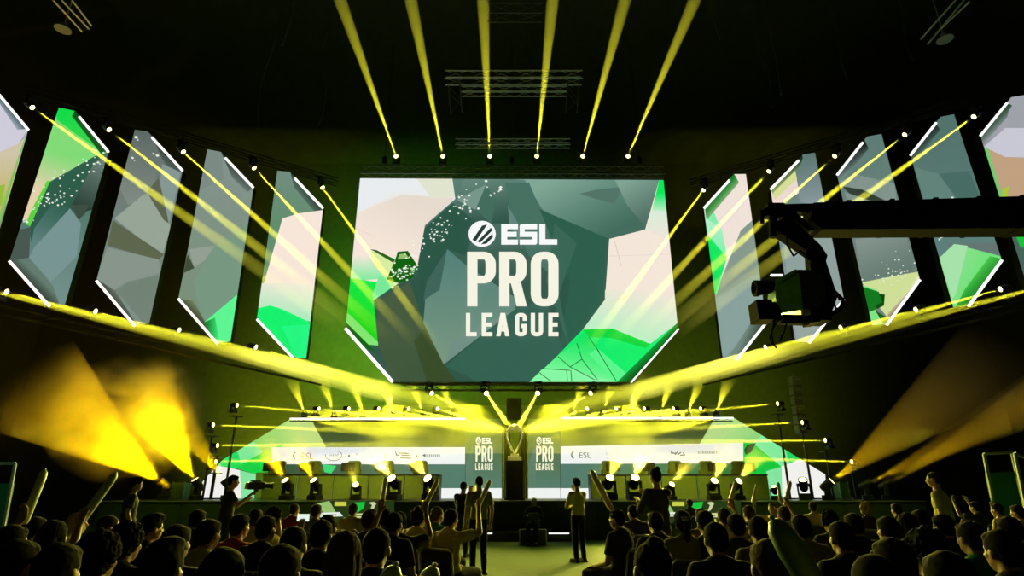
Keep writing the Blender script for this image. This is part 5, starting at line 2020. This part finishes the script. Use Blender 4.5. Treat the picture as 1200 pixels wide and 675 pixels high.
# x, y of the head top, pose, hair, hair colour, top, skin, extra, label
AUD = [
    # left block, far rows
    (345, 590, 'sit', 'cropped', 'brown', 'red', 1, {}, 'spectator in a red-collared top left of the desk banner, seen from behind'),
    (371, 591, 'sit', 'short', 'brown', 'tan', 0, {}, 'spectator in a tan top right of the one with the red collar'),
    (414, 590, 'sit', 'short', 'brown', 'olive', 1, {}, 'broad dark-olive spectator before the left stage banner'),
    (232, 598, 'sit', 'short', 'black', 'dark', 1, {}, 'far spectator just left of the left camera operator'),
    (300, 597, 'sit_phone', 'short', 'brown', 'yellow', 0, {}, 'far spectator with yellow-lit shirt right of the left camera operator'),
    (322, 596, 'sit', 'curly', 'black', 'dark', 1, {}, 'curly-haired far spectator between the camera operator and the red-collared one'),
    (90, 600, 'sit', None, 'black', 'olive', 0, {'face': True, 'yaw': -.9}, 'bald spectator in an olive shirt lit yellow, looking right'),
    (127, 604, 'sit', 'cropped', 'brown', 'dark', 0, {'face': True, 'yaw': -.7}, 'crop-haired spectator behind the curly dark head, face lit at the right edge'),
    (40, 606, 'sit', 'short', 'black', 'black', 1, {}, 'dark spectator in the far left rows beside the bald one'),
    (64, 611, 'sit', 'long', 'black', 'black', 1, {}, 'long-haired dark spectator just before the bald one'),
    (384, 604, 'sit', 'short', 'black', 'black', 1, {}, 'dark spectator left of the broad olive one'),
    (433, 599, 'sit', 'quiff', 'brown', 'dark', 1, {}, 'spectator with lit quiff before the left banner'),
    (452, 597, 'sit', 'short', 'black', 'dark', 1, {}, 'dark-haired far spectator left of the two tall yellow sticks'),
    (468, 600, 'sit_up', 'short', 'black', 'dark', 1, {'stick': 'yellow'}, 'spectator raising yellow sticks in front of the large floor lamp'),
    (512, 594, 'sit', 'ponytail', 'brown', 'green', 0, {'yaw': -.6, 'face': True}, 'ponytailed spectator in green near the aisle on the left'),
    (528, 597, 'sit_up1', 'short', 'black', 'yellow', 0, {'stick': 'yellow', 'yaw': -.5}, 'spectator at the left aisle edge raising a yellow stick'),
    # left block, middle rows
    (178, 604, 'sit', 'quiff', 'black', 'black', 0, {'yaw': -.5, 'face': True}, 'large-headed dark spectator with warm-lit cheek below the standing usher'),
    (245, 609, 'sit', 'short', 'black', 'olive', 1, {'yaw': -.25}, 'dark-haired spectator in an olive top, left of the jacket with pale piping'),
    (281, 603, 'sit', 'short', 'black', 'red', 0, {'long': True, 'yaw': -.3}, 'spectator in a dark red jacket with pale lapels below the camera operator'),
    (312, 605, 'sit_phone', 'short', 'black', 'black', 1, {'yaw': -.2, 'phone': True}, 'broad black-clad spectator holding up a glowing phone'),
    (377, 610, 'sit', 'short', 'black', 'black', 1, {'yaw': -.15}, 'black-clad spectator left of the long-haired one'),
    (462, 601, 'sit', 'short', 'black', 'black', 1, {'yaw': -.35}, 'dark bearded spectator turning right beside the yellow-shirted one'),
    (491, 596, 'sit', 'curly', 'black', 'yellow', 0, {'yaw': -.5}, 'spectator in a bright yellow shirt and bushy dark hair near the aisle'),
    (442, 620, 'sit', 'short', 'black', 'black', 1, {}, 'dark spectator right of the long-haired one'),
    (14, 616, 'sit_up', 'short', 'black', 'black', 1, {'stick': 'pale'}, 'spectator at the left edge raising two pale sticks'),
    (150, 616, 'sit', 'curly', 'black', 'black', 1, {}, 'curly black head below the standing usher'),
    (208, 616, 'sit', 'short', 'black', 'black', 1, {}, 'dark spectator between the warm-cheeked one and the olive top'),
    (345, 618, 'sit', 'short', 'black', 'dark', 1, {}, 'dark spectator right of the glowing phone'),
    # left block, near rows
    (20, 634, 'sit', 'short', 'black', 'black', 1, {}, 'near dark head in the lower left corner'),
    (70, 638, 'sit', 'short', 'black', 'black', 1, {}, 'near dark head second from the lower left corner'),
    (118, 628, 'sit', 'curly', 'black', 'black', 1, {}, 'near curly head third from the lower left corner'),
    (192, 636, 'sit', 'quiff', 'black', 'black', 1, {}, 'near large dark head below the warm-cheeked spectator'),
    (262, 644, 'sit', 'short', 'black', 'black', 1, {}, 'near dark head at the bottom edge below the olive top'),
    (405, 624, 'sit', 'long', 'brown', 'black', 0, {}, 'near long-haired spectator with glowing rim of brown hair'),
    (330, 640, 'sit', 'short', 'black', 'black', 1, {}, 'near dark head at the bottom edge below the phone'),
    # right block, far rows
    (742, 592, 'sit', 'short', 'black', 'dark', 1, {'yaw': .3}, 'dark far spectator right of the yellow-sleeved one at the aisle'),
    (808, 585, 'sit', 'cropped', 'black', 'dark', 1, {}, 'small dark head before the right stage banner'),
    (822, 596, 'sit', 'short', 'brown', 'tan', 0, {}, 'tan-topped far spectator before the right banner'),
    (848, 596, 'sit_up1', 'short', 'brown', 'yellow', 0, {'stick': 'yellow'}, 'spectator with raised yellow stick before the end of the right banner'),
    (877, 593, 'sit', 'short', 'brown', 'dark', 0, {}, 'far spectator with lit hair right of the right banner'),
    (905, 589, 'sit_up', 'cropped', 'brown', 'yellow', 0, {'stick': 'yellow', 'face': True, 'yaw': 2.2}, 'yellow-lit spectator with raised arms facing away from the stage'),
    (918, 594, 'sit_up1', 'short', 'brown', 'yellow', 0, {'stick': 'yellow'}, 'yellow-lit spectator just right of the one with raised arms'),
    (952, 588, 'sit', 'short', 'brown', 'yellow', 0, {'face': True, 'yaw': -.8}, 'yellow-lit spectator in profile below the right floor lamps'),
    (1014, 590, 'sit', 'curly', 'blond', 'dark', 0, {'face': True, 'yaw': -.9}, 'blond spectator with lit face in profile, right of the headphones'),
    (1050, 590, 'sit', 'short', 'brown', 'dark', 0, {'yaw': -.2}, 'spectator with raised hand on the head, right of the blond one'),
    (1078, 598, 'sit', 'short', 'black', 'black', 1, {}, 'dark far spectator between the blond one and the yellow-shirted usher'),
    (1142, 588, 'sit_up', 'short', 'black', 'dark', 0, {}, 'spectator raising both hands left of the green booth panel'),
    (1168, 590, 'sit_head', 'short', 'brown', 'tan', 0, {}, 'spectator holding the head before the green booth panel'),
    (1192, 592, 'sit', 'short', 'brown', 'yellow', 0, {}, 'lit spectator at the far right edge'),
    # right block, middle rows
    (724, 597, 'sit_up1', 'short', 'black', 'dark', 0, {'yaw': .75, 'face': True, 'stick': 'yellow', 'arm': 1, 'tilt': -.45, 'ss': .85}, 'dark-haired spectator at the right aisle edge, looking left with a long yellow stick'),
    (768, 600, 'sit_phone', 'short', 'black', 'black', 1, {}, 'broad black-clad spectator below the tall standing one'),
    (800, 601, 'sit', 'ponytail', 'black', 'olive', 0, {'cap': 'black'}, 'spectator in a black cap with white marks and long ponytail, olive top'),
    (826, 601, 'sit', 'cropped', 'black', 'dark', 1, {'cap': 'dark'}, 'spectator in a plain cap just behind the black cap'),
    (862, 603, 'sit', 'short', 'black', 'dark', 1, {}, 'round dark head between the plain cap and the raised sticks'),
    (888, 606, 'sit', 'short', 'black', 'grey', 1, {}, 'dark spectator left of the big green stick'),
    (938, 604, 'sit', 'short', 'black', 'grey', 1, {}, 'spectator in grey right behind the big green stick'),
    (972, 599, 'sit', 'short', 'black', 'dark', 1, {'headset': True}, 'dark spectator wearing large headphones'),
    (1000, 602, 'sit', 'short', 'black', 'black', 1, {}, 'dark head just right of the headphones'),
    (1040, 606, 'sit', 'short', 'black', 'black', 1, {}, 'dark spectator before the one with a hand on the head'),
    (1062, 602, 'sit', 'long', 'black', 'black', 1, {}, 'dark long-haired spectator with lit left edge'),
    (1105, 603, 'sit', 'short', 'black', 'black', 1, {}, 'dark spectator below the yellow-shirted usher'),
    (1182, 606, 'sit', 'short', 'black', 'black', 1, {}, 'dark spectator near the right edge before the booth'),
    # right block, near rows
    (838, 613, 'sit', 'short', 'black', 'black', 1, {}, 'near black-clad spectator right of the ponytail'),
    (900, 634, 'sit', 'short', 'brown', 'black', 1, {}, 'near square-haired head with brown rim below the green stick'),
    (985, 612, 'sit', 'short', 'black', 'black', 1, {}, 'near dark head below the headphones'),
    (1024, 650, 'sit', 'cropped', 'black', 'olive', 1, {'stick': 'green', 'tilt': -.42, 'ss': 1.22, 'up': .18, 'slabel': 'big dark green inflatable stick leaning left close to the camera'}, 'near low dark head with pale shoulder right of the big green stick'),
    (1046, 632, 'sit', 'short', 'black', 'black', 1, {}, 'near broad dark head in the right block, bottom edge'),
    (1084, 624, 'sit', 'curly', 'black', 'black', 1, {}, 'near curly dark head in the right block'),
    (1136, 612, 'sit_head', 'short', 'black', 'green', 1, {}, 'near spectator with arm raised to the head, green top'),
    (1172, 622, 'sit', 'short', 'black', 'black', 1, {}, 'near dark head close to the right edge'),
    (1110, 648, 'sit', 'short', 'black', 'black', 1, {}, 'near dark head at the bottom edge, right of the broad one'),
    (764, 636, 'sit', 'bun', 'black', 'black', 1, {}, 'near dark head with a small bun at the right aisle'),
]
STOP = {'the', 'a', 'of', 'with', 'from', 'in', 'and', 'at', 'on', 'by', 'to', 'his', 'before', 'below', 'just', 'large', 'left', 'right', 'end', 'beside', 'behind', 'near', 'far', 'dark', 'black', 'between', 'seen', 'yellow', 'pale', 'one'}


def trim(t, n):
    ws = t.split()
    if len(ws) > n:
        ws = ws[:n]
        while ws and ws[-1].strip(',') in STOP:
            ws.pop()
    return ' '.join(ws).rstrip(',')


for i, (x, y, pose, hair, hc, top, sk, ex, lab) in enumerate(AUD):
    Y = seat_Y(y)
    P = at(x, y, Y)
    yaw = ex.get('yaw', rnd.uniform(-.12, .12)) + math.atan2(P.x, 24 - Y) * .6
    hx = Vector((0, 0, 0))
    loc = Vector((P.x, Y, 0))
    kw = {k: v for k, v in ex.items() if k in ('face', 'cap', 'headset', 'long')}
    pr_ = person(loc, yaw, pose, lab, hair, hc, top, 'dark', sk, **kw)
    if abs(yaw) > 1.2:
        cyaw = yaw
    chair(loc + Vector((0, 0, 0)), yaw, 'black chair under the ' + trim(lab, 12))
    M = Matrix.Translation(loc) @ Matrix.Rotation(yaw, 4, 'Z')
    J = joints(pose)
    if 'stick' in ex:
        for q, s in ((0, 1), (1, -1)) if pose == 'sit_up' else ((0, 1),):
            el, wr, hd = J['arm'][q]
            hp = M @ (mir(wr, s) + mir(hd, s).normalized() * .09 + V(0, .035, ex.get('up', 0)))
            stick(hp, ex.get('tilt', s * .18 + .25), -.1, ex.get('slabel') or ('right' if s == 1 else 'left') + '-hand stick of the ' + trim(lab.replace('raising', 'with'), 12), ex['stick'], ex.get('ss', .58))
    if ex.get('phone'):
        el, wr, hd = J['arm'][0]
        hp = M @ (wr + hd.normalized() * .10 + V(0, .03, .04))
        ph = tag(empty('phone', hp, yaw), 'glowing phone held up by the broad black-clad spectator', 'phone')
        bm = NB()
        box(bm, (0, 0, 0), (.15, .009, .075), bevel=.003)
        obj('body', bm, PLASTIC, ph)
        bm = NB()
        box(bm, (0, -.0055, 0), (.135, .001, .064))
        obj('screen', bm, mat('phone_screen', (.1, .1, .1), .2, emis=(.75, .9, .8), estr=1.0), ph)
    if ex.get('cap') == 'black':
        # white marks on the front of the cap (worn backwards, front panel to the camera)
        bm = NB()
        for a0, w_, z, hh in ((-.035, .02, .075, .018), (-.012, .014, .078, .020), (.008, .020, .074, .016), (.032, .014, .07, .014), (0, .085, .052, .007)):
            r_ = .0965
            n = 4
            vs = []
            for q in range(n + 1):
                a = (a0 - w_ / 2 + w_ * q / n) / r_
                rr = r_ * 1.075 * (1.0 if z < .06 else .965)
                vs.append((math.sin(a) * rr * .93, -.016 - math.cos(a) * rr * 1.02))
            for q in range(n):
                bm.faces.new([bm.verts.new((vs[q][0], vs[q][1], z - hh / 2)), bm.verts.new((vs[q + 1][0], vs[q + 1][1], z - hh / 2)),
                              bm.verts.new((vs[q + 1][0], vs[q + 1][1] + hh * .25, z + hh / 2)), bm.verts.new((vs[q][0], vs[q][1] + hh * .25, z + hh / 2))])
        capo = [c for c in pr_.children if c.name.startswith('cap')][0]
        o = obj('cap_lettering', bm, mat('cap_print', (.8, .85, .8), .6, emis=None), capo)
        o.rotation_euler = (0, 0, -capo.rotation_euler.z)
        o['label'] = 'white print'

# a big green stick close to the camera
chair((-.62, 2.9, 0), 0, 'empty black chair with two pale sticks on it at the bottom edge')
stick(Vector((-.70, 2.86, .605)), .30, .0, 'pale green stick on the empty chair at the bottom edge, left one', 'pale', 1.16)
stick(Vector((-.56, 2.98, .605)), .34, .0, 'pale green stick on the empty chair at the bottom edge, right one', 'pale', 1.14)


def standing(x, ytop, H, yaw, kind, label, **kw):
    sl = slope_y(ytop)
    Y = (H - CAMH) / sl
    P = at(x, ytop, Y)
    s = H / 1.755
    return person((P.x, Y, 0), yaw, kind, label, scale=s, **kw), Vector((P.x, Y, 0)), s


BROW = math.radians
standing(160, 559, 1.74, -1.0, 'std', 'person standing in a dark top at the far left, looking right along the stage', hair='quiff', top='dark', skin=0, face=True)
p, L0, s0 = standing(273, 556, 1.80, -1.05, 'std_cam', 'camera operator in dark clothes standing left of the stage, filming to the right', hair='short', top='dark', skin=0, face=True)
p2, L1, s1 = standing(543, 564, 1.72, -.4, 'std_cam', 'camera operator in a black printed shirt left of the aisle, filming the stage', hair='short', top='black', skin=0)
standing(562, 557, 1.79, .25, 'std', 'man standing in the aisle in a black outfit with yellow-lit arm, seen from behind', hair='cropped', top='olive', bottom='black', skin=1)
standing(676, 560, 1.78, .6, 'std_face', 'person in an olive shirt standing right of the aisle with a hand at the mouth', hair='quiff', top='yellow', bottom='black', skin=1, long=True, face=True)
standing(768, 548, 1.84, .5, 'std_phone', 'tall spectator with dark hair and yellow-lit rim standing before the right desk, looking down', hair='bun', top='dark', skin=1, long=True)
standing(1094, 552, 1.80, .75, 'std', 'usher in a bright yellow shirt standing in the right block', hair='cropped', hc='brown', top='yellow', bottom='black', skin=0, face=True)

# cameras on the operators' shoulders
for (L, s, yaw, lab) in ((L0, s0, -1.05, 'shoulder camera held by the left operator in dark clothes'), (L1, s1, -.4, 'shoulder camera held by the operator beside the aisle')):
    M = Matrix.Translation(L) @ Matrix.Rotation(yaw, 4, 'Z')
    c = tag(empty('video_camera', M @ (V(.10, .43, 1.55) * s), yaw), lab, 'camera')
    bm = NB()
    box(bm, (0, 0, 0), (.12, .30, .14), bevel=.015)
    box(bm, (0, -.02, .09), (.03, .2, .03), bevel=.008)
    for q in (-1, 1):
        box(bm, (0, q * .07, .075), (.02, .02, .04))
    obj('body', bm, PLASTIC, c)
    bm = NB()
    tube(bm, (0, .15, 0), (0, .27, 0), .04, .05, 16)
    tube(bm, (0, .27, 0), (0, .31, 0), .062, .068, 16)
    obj('lens', bm, PLASTIC, c)
    bm = NB()
    tube(bm, (-.06, .03, .06), (-.14, -.04, .07), .02, .025, 10)
    obj('viewfinder', bm, PLASTIC, c)
    bm = NB()
    box(bm, (0, -.18, 0), (.1, .06, .12), bevel=.01)
    obj('battery', bm, mat('battery_pale', (.3, .32, .28), .5), c)
    bm = NB()
    box(bm, (0, .0, -.095), (.10, .08, .05), bevel=.01)
    tube(bm, (0, 0, -.11), (0, -.02, -.17), .016)
    obj('hand_grip', bm, PLASTIC, c)

# crew member sitting on a case before the stage centre
cs = tag(empty('equipment_case', (at(624, 600, 18.6).x, 18.6, 0)), 'black equipment case the grey-haired crew member sits on before the stage', 'case')
bm = NB()
box(bm, (0, 0, .22), (.8, .45, .41), bevel=.02)
obj('body', bm, PLASTIC, cs)
for s in (-1, 1):
    bm = NB()
    box(bm, (s * .39, -.22, .225), (.04, .03, .42), bevel=.008)
    obj('corner_fitting', bm, TRUSS, cs)
person((at(626, 600, 18.6).x, 18.5, .02), math.pi - .2, 'sit_read', 'grey-haired crew member in black sitting before the stage centre, facing the hall', hair='short', hc='grey', top='black', bottom='black', skin=0, face=True, long=True)
lp = tag(empty('laptop', (at(626, 600, 18.6).x - .02, 18.02, .70), math.pi - .2), 'small open laptop on the knees of the grey-haired crew member', 'laptop')
bm = NB()
box(bm, (0, 0, 0), (.32, .22, .015), bevel=.004)
obj('keyboard_base', bm, PLASTIC, lp)
bm = NB()
box(bm, (0, .12, .10), (.32, .012, .2), Matrix.Rotation(R(-12), 4, 'X'), bevel=.004)
obj('lid', bm, PLASTIC, lp)
